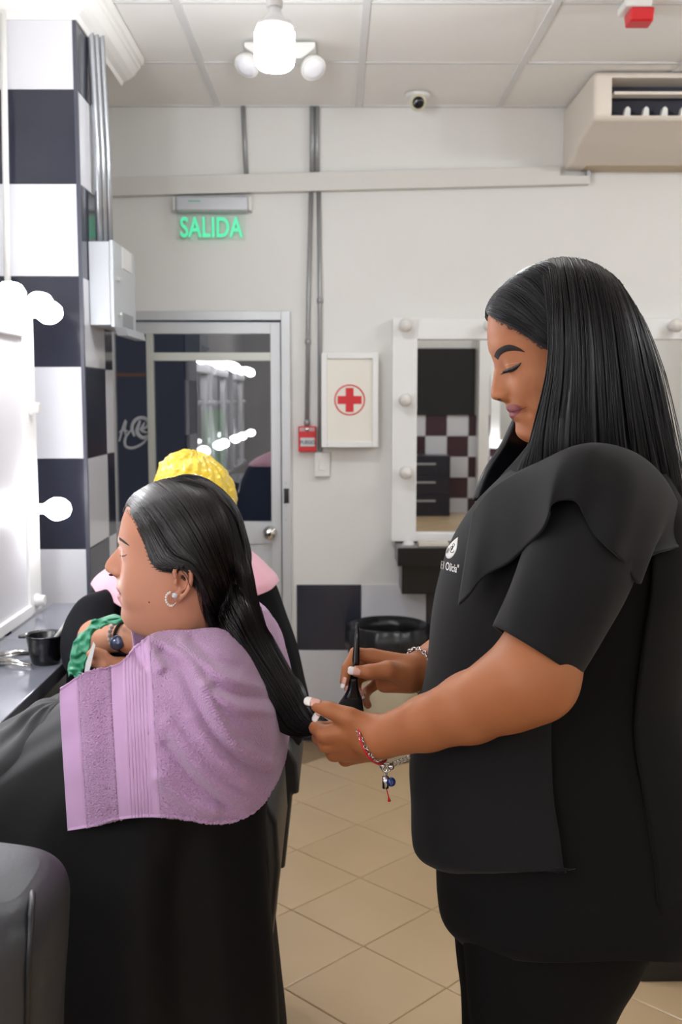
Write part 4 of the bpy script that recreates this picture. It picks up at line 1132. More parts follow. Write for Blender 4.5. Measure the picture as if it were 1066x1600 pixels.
# ---- face details
M_brow = mat('stylist_brow', (30, 21, 19), 0.8)
ribbon('eyebrow', [(772, 557), (776, 548), (785, 541.5), (796, 538.5), (808, 542), (820, 549.5)], [(778.5, 562.5), (782, 556), (788, 551), (797, 548.5), (808, 548), (820, 550.5)], bv, SY, M_brow, st_p, .0006, thick=.0010)
ribbon('eyelashes', [(785.5, 580), (791, 577), (798, 574.5), (806, 570.5), (815, 566)], [(785.5, 582.5), (792, 583), (799, 582), (807, 577.5), (814, 569)], bv, SY, M_lash, st_p, .0006, thick=.0010)
ribbon('eyelid_crease', [(789, 570.2), (795, 568.2), (803, 567), (811, 566.2)], [(789, 571.4), (795, 569.4), (803, 568.1), (811, 566.8)], bv, SY, mat('lid_line', (196, 140, 108), .35), st_p, .0004, n=16, thick=.0004, rows=3)
mb = MB()
for k in range(14):
    f = k / 13; x = 787 + 24 * f; y = 581 - 10 * f ** 1.4
    a = on_side(bv, x, y, SY, .001); b = a + np.array((-.0055 - .001 * f, -.0045, -.0042 + .0015 * f))
    mb.tube([a, (a + b) / 2 + np.array((0, 0, -.0008)), b], [.00045, .0004, .00012], 4)
mb.build('lash_fringe', M_lash, st_p, smooth=True)
ribbon('mouth_line', [(797, 643.2), (803, 642.2), (811, 640), (819, 637.4), (823.5, 635.6)], [(797, 644.6), (803, 643.8), (811, 641.4), (819, 638.4), (823.5, 636.2)], bv, SY, mat('mouth_dark', (70, 28, 30), .5), st_p, .0003, n=16, thick=.0003, rows=3)
ribbon('nostril', [(776, 623.6), (780, 622.6), (784, 624)], [(776.4, 625.6), (780, 626), (784, 625.4)], bv, SY, mat('nostril_dark', (66, 32, 24), .7), st_p, .0003, n=10, thick=.0002, rows=3)
# nails
nail(st_p, P(500, 1099, 1.338), P(477, 1094, 1.345) - P(500, 1099, 1.338), (-.2, -.85, .55), .0225, .0058, M_nailp, M_nailw, .42)
nail(st_p, P(499, 1110, 1.352), P(489, 1126, 1.352) - P(499, 1110, 1.352), (-.7, -.7, .1), .017, .005, M_nailp, M_nailw, .6)
nail(st_p, P(564, 1050, 1.4435), P(545, 1047, 1.4435) - P(564, 1050, 1.4435), (0.05, -.9, .35), .0185, .0056, M_nailp, M_nailw, .45)
nail(st_p, P(538, 1058, 1.455), P(533, 1077, 1.450) - P(538, 1058, 1.455), (-.75, -.6, .1), .016, .0046, M_nailp, M_nailw, .4)
nail(st_p, P(541, 1072, 1.482), P(542, 1087, 1.478) - P(541, 1072, 1.482), (-.7, -.7, 0), .013, .0045, M_nailp, M_nailw, .4)
nail(st_p, P(563, 1080, 1.490), P(566, 1094, 1.489) - P(563, 1080, 1.490), (-.2, -.95, .0), .012, .0044, M_nailp, M_nailw, .35)

# ---- hair: curtain falling from the parting, near and far side, and the swept front
near = [
    [(838, 413, 0), (846, 432, -.052), (853, 470, -.078), (858, 520, -.086), (858, 565, -.088), (849, 612, -.086), (838, 655, -.082), (826, 695, -.080), (808, 735, -.080), (800, 780, -.085)],
    [(862, 404, 0), (868, 425, -.056), (872, 470, -.084), (874, 530, -.093), (872, 590, -.096), (864, 650, -.096), (860, 705, -.10), (866, 760, -.10), (872, 800, -.10)],
    [(890, 402, 0), (898, 422, -.054), (906, 470, -.082), (912, 540, -.094), (914, 620, -.099), (914, 690, -.10), (920, 750, -.10), (925, 800, -.10)],
    [(925, 409, 0), (938, 434, -.048), (950, 480, -.072), (960, 550, -.084), (968, 630, -.090), (976, 700, -.092), (990, 770, -.09), (1000, 840, -.085)],
    [(955, 427, 0), (972, 458, -.035), (988, 510, -.052), (1002, 580, -.060), (1016, 650, -.062), (1030, 720, -.062), (1044, 790, -.06), (1054, 870, -.055)],
    [(972, 445, 0), (995, 485, 0), (1014, 540, 0), (1032, 610, 0), (1047, 675, 0), (1060, 740, 0), (1072, 810, 0), (1082, 890, 0)],
]
hr = thing('x', None, None, wloc(st_p)); hr.name = 'hair'; hr.parent = st_p; hr.location = (0, 0, 0); WLOC['hair'] = wloc(st_p)
hout = P(900, 560, SY)
Gn = loft_guides(near, 90, 70, SY)
hair_sheet('hair_curtain', Gn, M_hair1, hr, .009, .0011, 34, 1, hout)
far = [[(a - (18 if (i == 0 and b > 600) else 0) - (30 * max(0, (b - 560)) / 150 if i == 0 else 14 * max(0, (b - 560)) / 150 if i == 1 else 0), b, -c * (1.0 if b < 600 else 1.0)) for a, b, c in g] for i, g in enumerate(near)]
Gf = loft_guides(far, 60, 60, SY)
hair_sheet('hair_curtain', Gf, M_hair1, hr, .009, .0011, 30, 2, hout)
front = [
    [(762, 491, -.012), (768, 494, -.024), (782, 502, -.042), (800, 511, -.058), (822, 524, -.0705), (842, 537, -.0785), (860, 548, -.0835), (880, 556, -.085)],
    [(760, 482, -.004), (770, 478, -.024), (788, 484, -.043), (808, 496, -.058), (830, 512, -.071), (850, 528, -.079), (868, 540, -.084), (886, 548, -.085)],
    [(766, 468, 0), (780, 458, -.022), (800, 465, -.044), (820, 480, -.060), (842, 500, -.073), (862, 520, -.081), (878, 532, -.085), (890, 540, -.085)],
    [(784, 447, 0), (802, 438, -.024), (822, 446, -.047), (842, 464, -.065), (860, 488, -.077), (876, 512, -.084), (888, 526, -.086), (896, 536, -.085)],
    [(812, 425, 0), (832, 420, -.030), (850, 432, -.055), (864, 455, -.071), (878, 482, -.081), (890, 508, -.086), (898, 524, -.087), (902, 536, -.085)],
    [(845, 409, 0), (862, 412, -.034), (876, 428, -.058), (888, 455, -.074), (898, 484, -.083), (904, 508, -.087), (908, 524, -.088), (910, 536, -.085)],
]
Gs = loft_guides(front, 70, 50, SY)
hair_sheet('hair_front', Gs, M_hair1, hr, .007, .0009, 26, 3, hout)
Gs2 = Gs.copy(); Gs2[:, :, 1] = 2 * SY - Gs2[:, :, 1]
hair_sheet('hair_front', Gs2, M_hair1, hr, .007, .0008, 26, 3, hout)
parts = [strands(Gn, 900, hout, .00055, 11, .0022, clump=46, wander=.012, nseg=22),
         strands(Gf, 300, hout, .00055, 12, .0022, clump=30, wander=.012, nseg=20),
         strands(Gs, 520, hout, .00045, 13, .0014, v0=(0, .25), v1=(.8, 1), nseg=14),
         strands(Gn[-14:], 110, hout, .0004, 14, .006, v0=(0, .2), v1=(.7, 1), nseg=22, wander=.2),
         hairline(Gs, bv, SY, 260, 31, .00028, .007, .12, (0, .8), .14), strands(Gs[:12], 60, hout, .00035, 15, .004, v0=(0, .1), v1=(.3, .9), nseg=14)]
Vh, Fh = merge(parts); so = obj('hair_strands', Vh, Fh, M_hair1b, hr, smooth=True); so['kind'] = 'stuff'

# ---- clothes
wv = wrinkle(3, .0030); wv2 = wrinkle(5, .0022, (2, 7), (1, 4))
tun = [(690, 835, 960, .055), (720, 812, 1000, .095), (750, 785, 1030, .125), (800, 742, 1062, .150), (850, 712, 1070, .158), (900, 695, 1072, .158), (960, 682, 1066, .155), (1050, 672, 1058, .152), (1120, 664, 1066, .156), (1190, 662, 1085, .165), (1260, 664, 1100, .172), (1320, 676, 1106, .178), (1350, 681, 1104, .182), (1400, 684, 1095, .186), (1430, 692, 1086, .188), (1456, 717, 1072, .187)]
def tfold(q, t):
    return wv(q, t) + .006 * np.clip(t - .75, 0, 1) * 4 * np.sin(6 * q + 1) * .5
G, cl = ring_loft(tun, SY, 128, 110, 2.25, tfold)
# curved shirt-tail hem: lower at the side than in front
m_, n_ = G.shape[:2]; q = np.linspace(0, 2 * np.pi, n_, endpoint=False)
low = np.clip((np.linspace(0, 1, m_) - .72) / .28, 0, 1)[:, None]
hem_d = P(850, 1500, SY - .18)[2] - P(850, 1456, SY)[2]
G[:, :, 2] += low * (hem_d * np.abs(np.sin(q))[None, :] ** 1.5)
cloth('tunic', G, cl, M_uni2, st_p, .003)
# front and back panels of the tabard over it
frontp = [(735, 800, 1030, .112), (760, 772, 1045, .128), (800, 737, 1066, .155), (850, 706.5, 1075, .163), (900, 688.5, 1077, .163), (960, 676, 1071, .160), (1050, 667, 1063, .157), (1100, 657, 1066, .160), (1190, 641.5, 1090, .170), (1260, 643.5, 1104, .178), (1310, 645, 1110, .184), (1330, 652, 1110, .186), (1344, 672, 1108, .186)]
G, cl = ring_loft(frontp, SY, 90, 110, 2.2, lambda q, t: .4 * wv2(q, t) + .008 * np.clip(t - .55, 0, 1) * np.sin(5 * q + .6), -1.35, 1.42)
G[:, :, 2] += -.004 * np.sin(np.linspace(0, 9, 90))[None, :] * np.linspace(0, 1, 110)[:, None] ** 3
hem_f = P(760, 1342, SY - .165)[2] - P(700, 1344, SY)[2]
G[:, :, 2] += hem_f * (np.abs(np.sin(np.linspace(-1.35, 1.42, 90))) ** 1.6)[None, :] * (np.clip((np.linspace(0, 1, 110) - .5) / .5, 0, 1) ** 1.3)[:, None]
front_panel = G
fp = cloth('front_panel', G, False, M_uni, st_p, .0035)
G, cl = ring_loft([(a, b, c, d + .002) for a, b, c, d in frontp], SY, 90, 110, 2.2, lambda q, t: .8 * wv2(q + 2, t) + .004 * np.sin(3 * q + 5 * t), 1.95, 4.35)
cloth('back_panel', G, False, M_uni2, st_p, .0035)
fb = bvh_of(front_panel.reshape(-1, 3), grid_faces(*front_panel.shape[:2]))
# sleeves
def sleeve(axis_pts, radii, hemtilt, name, m, n=64, mseg=40, seed=0, flat=(1, 1)):
    c = cr(axis_pts, mseg); r = cr(np.array(radii)[:, None], mseg)[:, 0]; t = np.gradient(c, axis=0); t /= np.linalg.norm(t, axis=1, keepdims=True)
    a = np.cross(t, np.array((0, 1.0, 0))); a /= np.linalg.norm(a, axis=1, keepdims=True); b = np.cross(t, a)
    q = np.linspace(0, 2 * np.pi, n, endpoint=False); w_ = wrinkle(seed, .0022, (1, 6), (1, 4))
    G = np.zeros((mseg, n, 3))
    for i in range(mseg):
        rr = r[i] + w_(q, i / mseg) * (i / mseg)
        G[i] = c[i] + (np.cos(q) * rr * flat[0])[:, None] * a[i] + (np.sin(q) * rr * flat[1])[:, None] * b[i]
        G[i] += t[i] * (hemtilt * np.cos(q) * (i / (mseg - 1)) ** 2)[:, None]
    return cloth(name, G, True, m, st_p, .0035)
sleeve([P(930, 790, 1.275), P(922, 830, 1.245), P(898, 895, 1.215), P(868, 958, 1.200), P(838, 1020, 1.192)], [.06, .068, .066, .061, .0575], .006, 'sleeve', M_uni, seed=4)
sleeve([P(930, 800, 1.57), P(905, 870, 1.61), P(860, 920, 1.62), P(800, 960, 1.61)], [.07, .075, .066, .060], .0, 'sleeve', M_uni, seed=5)
# flounced shoulder collar, near side then far side
top = [(738, 800, 1.345), (765, 766, 1.320), (800, 742, 1.300), (845, 720, 1.285), (895, 700, 1.272), (945, 694, 1.262), (995, 708, 1.262), (1035, 742, 1.285), (1062, 790, 1.33), (1078, 850, 1.40)]
bot = [(714, 942, 1.290), (752, 905, 1.262), (798, 878, 1.225), (838, 835, 1.192), (862, 789, 1.178), (904, 786, 1.166), (930, 838, 1.160), (968, 872, 1.168), (1002, 913, 1.188), (1020, 868, 1.210), (1052, 850, 1.27)]
nu, nv = 130, 44
T = cr([P(*a) for a in top], nu); B = cr([P(*a) for a in bot], nu)
f = np.linspace(0, 1, nv)[:, None, None]
G = T[None] * (1 - f) + B[None] * f
uu = np.linspace(0, 1, nu)[None, :]; ff = np.linspace(0, 1, nv)[:, None]
G[:, :, 1] -= .030 * np.sin(np.pi * ff ** .8) * np.exp(-((uu - .55) / .33) ** 2)
G[:, :, 2] += .020 * np.sin(np.pi * ff ** .8) * np.exp(-((uu - .5) / .3) ** 2)
G[:, :, 1] -= .010 * ff ** 1.4 * np.sin(uu * 19 + 1.2) + .004 * ff * np.sin(uu * 41)
cloth('flounce', G, False, M_uni, st_p, .003)
G2 = G.copy(); G2[:, :, 1] = 2 * SY - G2[:, :, 1]; G2[:, :, 0] += .032 * np.clip(1 - 1.6 * uu, 0, 1); G2[:, :, 2] -= .012 * np.clip(1 - 1.6 * uu, 0, 1); cloth('flounce', G2, False, M_uni, st_p, .003)
# collar stand closing the neck
G, cl = ring_loft([(668, 862, 985, .070), (690, 842, 985, .085), (715, 815, 1005, .105), (745, 785, 1030, .125), (775, 760, 1048, .135)], SY, 80, 24, 2.2)
G[:, :, 2] -= (.050 * np.clip(np.cos(np.linspace(0, 2 * np.pi, 80, endpoint=False)), 0, 1) ** 2)[None] * np.linspace(1, .3, 24)[:, None]
cloth('collar', G, cl, M_uni2, st_p, .003)
# trousers and shoes
for k, (yy, sgn) in enumerate(((SY - .075, -1), (SY + .075, 1))):
    lz = lambda py, pl, pr_, dp: (P(pl, py, SY - .08)[2], P(pl, py, SY - .08)[0], P(pr_, py, SY - .08)[0], dp)
    rows = [lz(1330, 730, 1030, .085), lz(1420, 722, 1030, .10), lz(1470, 724, 1022, .10), lz(1520, 728, 1000, .099), lz(1560, 731, 975, .097), lz(1600, 735, 957, .094), lz(1660, 742, 940, .09), (.55, .195, .345, .082), (.45, .205, .335, .075), (.28, .215, .335, .072), (.07, .22, .345, .075)]
    A = cr(np.array(rows), 60); q = np.linspace(0, 2 * np.pi, 56, endpoint=False); wf = wrinkle(8 + k, .002)
    G = np.stack([((A[:, 1] + A[:, 2]) / 2)[:, None] - ((A[:, 2] - A[:, 1]) / 2)[:, None] * np.cos(q)[None], yy - A[:, 3][:, None] * np.sin(q)[None] * .88, np.repeat(A[:, :1], 56, 1)], -1)
    cloth('trouser_leg', G, True, M_trou, st_p, .002)
    pts = np.array([(.36, .05), (.33, .055), (.25, .055), (.17, .045), (.10, .025)])
    MB().prism([(.37, .0), (.37, .07), (.30, .095), (.24, .08), (.15, .055), (.09, .035), (.075, .0)], 'y', yy - .042, yy + .042).build('shoe', M_black, st_p, bevel=.015)
# embroidered emblem on the chest
M_emb = mat('white_embroidery', (228, 226, 222), 0.7)
def on_cloth(p, lift=.0012): return on_side(fb, p[0], p[1], SY, lift)
drop = [(715.8, 839.5), (715, 848), (713.5, 858), (710, 866), (704.5, 872), (699.5, 872.5), (697, 868), (697.5, 861), (701, 854), (707.5, 846.5), (712.5, 842)]
dp = cr(drop + [drop[0]], 61)[:-1]; cx_ = dp.mean(0)
rings = [1.0, .72, .45, .2]
Vd = [on_cloth(cx_ + (p - cx_) * s) for s in rings for p in dp]
eb_ = obj('emblem', Vd, grid_faces(4, 60, True), M_emb, st_p, smooth=True, solid=.0008)
mb = MB()
c_ = cx_ + np.array((0, 1.5))
mb.tube([on_cloth(c_ + np.array((4.0 * math.cos(a) * (1 - .02 * k), 4.8 * math.sin(a))), .0022) for k, a in enumerate(np.linspace(.3, 5.6, 22))], .0007, 5)
mb.tube([on_cloth(c_ + np.array((1.6 * math.cos(a) + 2.6, 2.0 * math.sin(a) - 7)), .0022) for a in np.linspace(0, 6.2, 14)], .0005, 5)
mb.build('emblem_scroll', M_uni, st_p, smooth=True)
V, Fc = text_mesh('El Olicia"', 1.0, .25, .012, 1.0)
w0, w1 = V[:, 0].min(), V[:, 0].max(); h0, h1 = V[:, 1].min(), V[:, 1].max()
Vt = []
for v in V:
    a = (v[0] - w0) / (w1 - w0); b = (v[1] - h0) / (h1 - h0)
    Vt.append(on_cloth((688.5 + 29 * a, 888.5 + 2.5 * a - 13 * b + 5 * a - .5 * b), .0022))
obj('emblem_lettering', Vt, Fc, M_emb, st_p)

# ---- bracelets
def chain_links(center_pts, r, wire, parent, name, m, n):
    p = arclen(np.vstack([center_pts, center_pts[:1]]), n + 1)[:-1]; mb = MB()
    for i in range(n):
        t = p[(i + 1) % n] - p[i - 1]; t /= np.linalg.norm(t); out = p[i] - p.mean(0); out -= t * (out @ t); out /= np.linalg.norm(out) + 1e-9
        side = np.cross(t, out); ax = out * math.cos(.6 if i % 2 else -.6) + side * math.sin(.6 if i % 2 else -.6)
        mb.ring(p[i], ax, r, wire, 10, 5)
    return mb.build(name, m, parent, smooth=True)
def loop(c, axis, rad, n=40, squash=1.0, ref=(0, 0, 1)):
    axis = np.array(axis, float) / np.linalg.norm(axis); a = np.array(ref, float); a -= axis * (a @ axis); a /= np.linalg.norm(a); b = np.cross(axis, a)
    return np.array([c + rad * (math.cos(t) * a + squash * math.sin(t) * b) for t in np.linspace(0, 2 * np.pi, n, endpoint=False)])
ax1 = P(668, 1130, 1.285) - wr_
L = loop(P(597, 1152, 1.326) - ax1 / np.linalg.norm(ax1) * .014, ax1 + np.array((.0, .01, 0)), .0318)
MB().tube(np.vstack([L, L[:1]]), .0016, 6, caps=False).build('red_cord_bracelet', mat('red_cord', (196, 22, 34), .6), st_p, smooth=True)
L2 = loop(P(592, 1153, 1.329) - ax1 / np.linalg.norm(ax1) * .016, ax1 + np.array((.01, .03, 0.01)), .0330)
chain_links(L2, .0024, .0008, st_p, 'silver_chain_bracelet', M_silver, 34)
ch = MB(); q = P(604, 1199, 1.322)
ch.ring(q, (0, 1, 0), .006, .0014, 14, 6); ch.ball(q + np.array((.006, 0, .001)), .0045); ch.ball(q + np.array((-.005, 0, .002)), .004)
for k in range(6): ch.ring(q + np.array((.006 + .0045 * k, .002, .002 + .002 * k)), (.3, 1, .2), .0028, .0009, 10, 5)
ch.tube([q, q + np.array((0, 0, -.012))], .0012, 6)
ch.tube([q + np.array((-.001, 0, -.012)), q + np.array((-.001, 0, -.028))], .0042, 10)
ch.build('charm', M_silver, st_p, smooth=True)
MB().ball(q + np.array((.006, -.002, -.019)), .0062, n=14, m=10).build('blue_bead', mat('blue_glass', (36, 50, 110), .1), st_p, smooth=True)
MB().tube([q + np.array((0, 0, -.028)), q + np.array((.003, 0, -.040)), q + np.array((.004, 0, -.046))], [.0007, .0009, .0022], 6).build('red_tassel', MATS['red_cord'], st_p, smooth=True)
ax2 = np.array(wr2 - P(715, 1012, 1.55))
L3 = loop(P(655, 1049, 1.508), ax2 + np.array((.0, -.0, 0.02)), .0345, squash=.95)
chain_links(L3, .0030, .0011, st_p, 'silver_curb_bracelet', M_silver, 30)
# ---- tint brush in her hand
br = thing('tint_brush', 'black hair tint brush held by the stylist', 'brush', P(552, 1075, 1.468))
MB().tube([P(559, 972, 1.478), P(558, 1000, 1.476), P(556, 1035, 1.472), P(553, 1062, 1.469)], [.0020, .0040, .0056, .0058], 12, flat=.6).build('handle', M_black, br, smooth=True)
fer = [(1060, 546, 559, .006), (1076, 543, 561, .007), (1090, 536, 565, .0085)]
G, cl = ring_loft(fer, 1.469, 28, 12, 2.6); cloth('ferrule', G, True, M_black, br, 0, True, True)
G, cl = ring_loft([(1088, 537, 565, .0085), (1100, 529, 567, .0078), (1116, 524, 569, .006), (1130, 527, 569, .004)], 1.469, 60, 16, 2.4, lambda q, t: .0006 * np.sin(29 * q))
cloth('bristles', G, True, M_blackm, br, 0, True, True)
# ================================================================== the client in the lilac towel
CY = 1.52
M_skin2 = skin_mat('client_skin', (188, 130, 104), (164, 84, 84))
M_cape = mat('black_nylon_cape', (11, 11, 13), 0.65, spec=0.22, bump=(700, 0.08, 0.0004))
cl_p = thing('person', 'seated client with wet dark hair combed back, wearing a black cape and earrings', 'person', (-.22, CY, .0))
YAW2 = -R(9)
prof = [(757, 285), (765, 247), (777, 219), (793, 198), (810, 191.5), (830, 188), (841, 186), (849, 184.5), (855, 183.5), (861, 178.5), (868, 172.5), (874, 167), (880, 163), (885, 161), (890, 160.8), (894, 163), (897.6, 168), (900, 174), (903, 178.5), (909, 180.4), (915, 180), (920, 179.5), (923, 182), (925.5, 186.5), (928, 186.5), (930, 182.5), (934, 181), (938, 183), (942, 186.5), (946, 190), (953, 190.5), (960, 190), (967, 192), (974, 195.5), (980, 201), (984, 208), (988, 222), (992, 236), (1000, 246), (1020, 250), (1100, 252)]
base = [(757, 285), (765, 247), (777, 219), (793, 198), (810, 191.7), (830, 189), (845, 190), (860, 192), (880, 192), (900, 190), (915, 188), (930, 189.5), (945, 192), (960, 191), (967, 192.5), (974, 195.5), (980, 201), (984, 208), (988, 222), (992, 236), (1000, 246), (1020, 250), (1100, 252)]
back = [(757, 290), (766, 322), (785, 344), (812, 358), (850, 367), (890, 364), (930, 358), (970, 345), (1010, 345), (1100, 360)]
centre = [(748, 287), (780, 283), (850, 283), (920, 286), (975, 292), (1000, 297), (1100, 305)]
width = [(757, .006), (761, .026), (770, .044), (790, .062), (820, .0705), (860, .0725), (900, .0725), (930, .071), (955, .067), (975, .062), (990, .058), (1010, .056), (1100, .060)]
sig = [(748, .05), (840, .04), (850, .015), (860, .0105), (874, .0115), (886, .0135), (896, .0155), (902, .0135), (909, .018), (920, .022), (935, .022), (945, .021), (960, .02), (985, .03), (1100, .05)]
bumps = [(193, 848, .030, .015, .0022), (198, 868, .030, .0125, -.0045), (203, 866, .033, .0105, .0050), (180, 896, .0155, .0062, .0034), (195, 893, .023, .009, -.0014),
         (215, 905, .046, .028, .0035), (208, 927, .027, .008, -.0022), (225, 930, .045, .016, .0022), (173, 901, .0075, .0034, -.0024), (200, 962, .010, .014, .0014), (250, 850, .068, .02, -.002)]
pvt = P(288, 900, CY)
V, faces, Fq, lipw = make_head(CY, prof, base, back, width, centre, sig, 757, 1095, bumps, (917, 942, .033, 926.5, .004), yaw=YAW2, pivot=pvt, sx=1 / math.cos(YAW2), ex=(2.05, 2.1), nose=[(748, 2), (872, 2), (884, 3), (890, 4.2), (900, 4.2), (905, 2.2), (1100, 2)])
bv2 = BVHTree.FromPolygons([tuple(v) for v in V], faces)
head2 = raw_obj('head', V, faces, M_skin2); attr_lip(head2, lipw)
hit = on_side(bv2, 286, 908, CY, 0)
ysf = hit[1] + .004
Ve, Fe = ear_mesh([(277, 898), (275, 890), (279, 883), (287, 879.5), (295, 883), (300.5, 893), (301, 904), (297.5, 916), (291, 926), (285, 932)], [(284, 891), (291, 894), (293, 903), (290, 913), (284, 921), (279, 924)], (280, 931), CY * 0 + ysf, ysf)
ear = raw_obj('ear', Ve, Fe, M_skin2)
def trunk2(p):
    d = seg(p, P(305, 1060, CY), P(300, 990, CY), .056, .052)
    d = smin(d, ell(p, P(300, 1180, CY), (.11, .16, .15)), .05)
    d = smin(d, ell(p, P(305, 1400, CY), (.11, .14, .18)), .05)
    for s_ in (-1, 1):
        d = smin(d, chain(p, [P(300, 1110, CY) + (0, s_ * .11, 0), P(270, 1330, CY) + (0, s_ * .10, 0), P(120, 1360, CY) + (0, s_ * .08, 0), P(20, 1330, CY) + (0, s_ * .06, 0)], [.05, .045, .038, .03], .02), .03)
        d = smin(d, chain(p, [(-.22, CY + s_ * .09, .72), (-.55, CY + s_ * .09, .70), (-.55, CY + s_ * .09, .28), (-.62, CY + s_ * .09, .25)], [.085, .06, .045, .035], .03), .03)
    return d
V3, F3 = nets(trunk2, (-.84, 1.28, .19), (-.03, 1.78, 1.32), .011); V3 = laplacian(V3, F3, 1)
tr2 = raw_obj('trunk', V3, F3, M_skin2)
body2 = union([head2, ear, tr2]); finish_body(body2, cl_p)
M_brow2 = mat('client_brow', (38, 26, 24), 0.7)
ribbon('eyebrow', [(186, 839), (190, 841.5), (195, 845.5), (202, 852)], [(186.5, 844), (190, 846), (195, 849.5), (202, 853.2)], bv2, CY, M_brow2, cl_p, .0006, n=14, thick=.0008)
ribbon('eyelashes', [(187.5, 867.3), (191, 868), (195, 867.5), (198.5, 866)], [(187.5, 869), (191, 869.9), (195, 869.1), (198.5, 866.8)], bv2, CY, mat('lash_brown', (34, 22, 20), .6), cl_p, .0005, n=14, thick=.0006)
ribbon('eyelid_crease', [(187, 860), (191, 861), (196, 862)], [(187, 861), (191, 862), (196, 862.6)], bv2, CY, mat('lid_shadow', (168, 112, 92), .6), cl_p, .0003, n=10, thick=.0002, rows=3)
ribbon('nostril', [(170, 897), (173.5, 896), (177, 898)], [(170.4, 899.5), (174, 900.5), (177, 899.5)], bv2, CY, MATS['nostril_dark'], cl_p, .0003, n=8, thick=.0002, rows=3)
MB().ball(on_side(bv2, 233, 941, CY, .0001), .0013, n=8, m=6).build('mole', mat('mole', (96, 60, 48), .6), cl_p, smooth=True)
# earrings
e1 = np.array((P(276, 927, ysf)[0], ysf - .0155, P(276, 927, ysf)[2]))
MB().lathe([(.0042, 0), (.0045, .0012), (.0034, .003), (.001, .0042)], e1, (0, -1, 0), 10).build('stud_earring', mat('crystal', (226, 230, 238), .04, .6), cl_p)
e2 = np.array((P(269.5, 934, ysf)[0], ysf - .010, P(269.5, 934, ysf)[2]))
hoop = MB(); 
for k in range(9):
    a = R(100 + k * 22); hoop.ball(e2 + np.array((.0075 * math.cos(a), -.004 * math.sin(a) * 0, .0095 * math.sin(a))), .0019, n=8, m=6)
hoop.build('pearl_earring', mat('pearl', (226, 214, 206), .25), cl_p, smooth=True)
MB().tube([e2 + np.array((.0075 * math.cos(a), 0, .0095 * math.sin(a))) for a in np.linspace(R(90), R(330), 20)], .0009, 6).build('hoop_wire', M_silver, cl_p, smooth=True)

# ---- wet hair combed back
def hg(px, py, lift=.006, lat=None):
    if lat is not None: return P(px, py, CY + lat)
    o_ = Vector((0, 0, CAM_H)); d = (Vector(P(px, py, CY)) - o_).normalized(); h_, *_r = bv2.ray_cast(o_, d)
    if h_ is None or h_.y > CY + .03:
        q = P(px, py, CY); q2 = P(px, py, CY + (q[0] - pvt[0]) * math.tan(YAW2)); return q2
    return np.array(h_) - np.array(d) * lift
def mid(px, py):
    q = P(px, py, CY); return P(px, py, CY + (q[0] - pvt[0]) * math.tan(YAW2))
G0 = [
    [mid(197, 791), hg(206, 803, .003), hg(218, 826, .003), hg(228, 852, .003), hg(235, 876, .003), hg(246, 890, .004), hg(264, 889, .006), hg(284, 884, .012), hg(302, 893, .014), hg(313, 925, .010), hg(325, 960, .008), hg(345, 1000, 0, -.055), hg(385, 1052, 0, -.075), hg(415, 1110, 0, -.085), hg(437, 1143, 0, -.105), hg(470, 1153, 0, -.125)],
    [mid(200, 782), hg(215, 796, .004), hg(232, 820, .005), hg(246, 846, .005), hg(258, 868, .006), hg(272, 878, .010), hg(288, 880, .016), hg(304, 888, .016), hg(318, 912, .014), hg(328, 945, .012), hg(342, 978, .010), hg(366, 1018, 0, -.062), hg(400, 1066, 0, -.08), hg(428, 1112, 0, -.09), hg(450, 1142, 0, -.11), hg(480, 1151, 0, -.13)],
    [mid(214, 768), hg(234, 782, .006), hg(256, 808, .007), hg(276, 838, .007), hg(294, 864, .010), hg(310, 886, .014), hg(322, 908, .014), hg(332, 932, .014), hg(344, 958, .014), hg(358, 986, 0, -.068), hg(378, 1018, 0, -.072), hg(402, 1052, 0, -.078), hg(424, 1086, 0, -.085), hg(444, 1116, 0, -.095), hg(462, 1138, 0, -.115), hg(490, 1148, 0, -.135)],
    [mid(244, 752), hg(264, 766, .007), hg(286, 792, .008), hg(306, 822, .009), hg(322, 854, .011), hg(334, 884, .013), hg(344, 910, .014), hg(353, 936, .014), hg(364, 964, 0, -.062), hg(378, 994, 0, -.062), hg(396, 1024, 0, -.066), hg(416, 1054, 0, -.072), hg(436, 1084, 0, -.082), hg(454, 1112, 0, -.095), hg(472, 1134, 0, -.118), hg(500, 1145, 0, -.137)],
    [mid(284, 744), hg(302, 756, .008), hg(322, 780, .009), hg(338, 812, .010), hg(350, 846, .011), hg(359, 880, .012), hg(366, 910, .012), hg(374, 938, 0, -.050), hg(384, 966, 0, -.050), hg(397, 996, 0, -.050), hg(412, 1026, 0, -.054), hg(430, 1054, 0, -.062), hg(447, 1082, 0, -.075), hg(463, 1108, 0, -.092), hg(480, 1129, 0, -.118), hg(506, 1141, 0, -.138)],
    [mid(322, 748), hg(338, 762, .009), hg(353, 788, .010), hg(364, 820, .010), hg(372, 854, .010), hg(379, 886, 0, -.028), hg(384, 914, 0, -.028), hg(391, 942, 0, -.028), hg(400, 970, 0, -.028), hg(412, 998, 0, -.03), hg(427, 1026, 0, -.036), hg(443, 1054, 0, -.046), hg(458, 1080, 0, -.062), hg(472, 1104, 0, -.085), hg(487, 1124, 0, -.116), hg(510, 1137, 0, -.138)],
    [mid(347, 765), mid(362, 781), mid(375, 804), mid(384, 834), mid(391, 864), mid(394, 892), mid(397, 918), mid(402, 944), mid(411, 972), P(424, 1000, CY - .01), P(438, 1026, CY - .018), P(453, 1052, CY - .03), P(467, 1077, CY - .052), P(480, 1099, CY - .08), P(493, 1119, CY - .115), P(514, 1133, CY - .138)],
]
Gh = np.array([arclen(cr(g, 90), 48) for g in G0]); Gh = crn(crn(Gh, 0, 110), 1, 84)
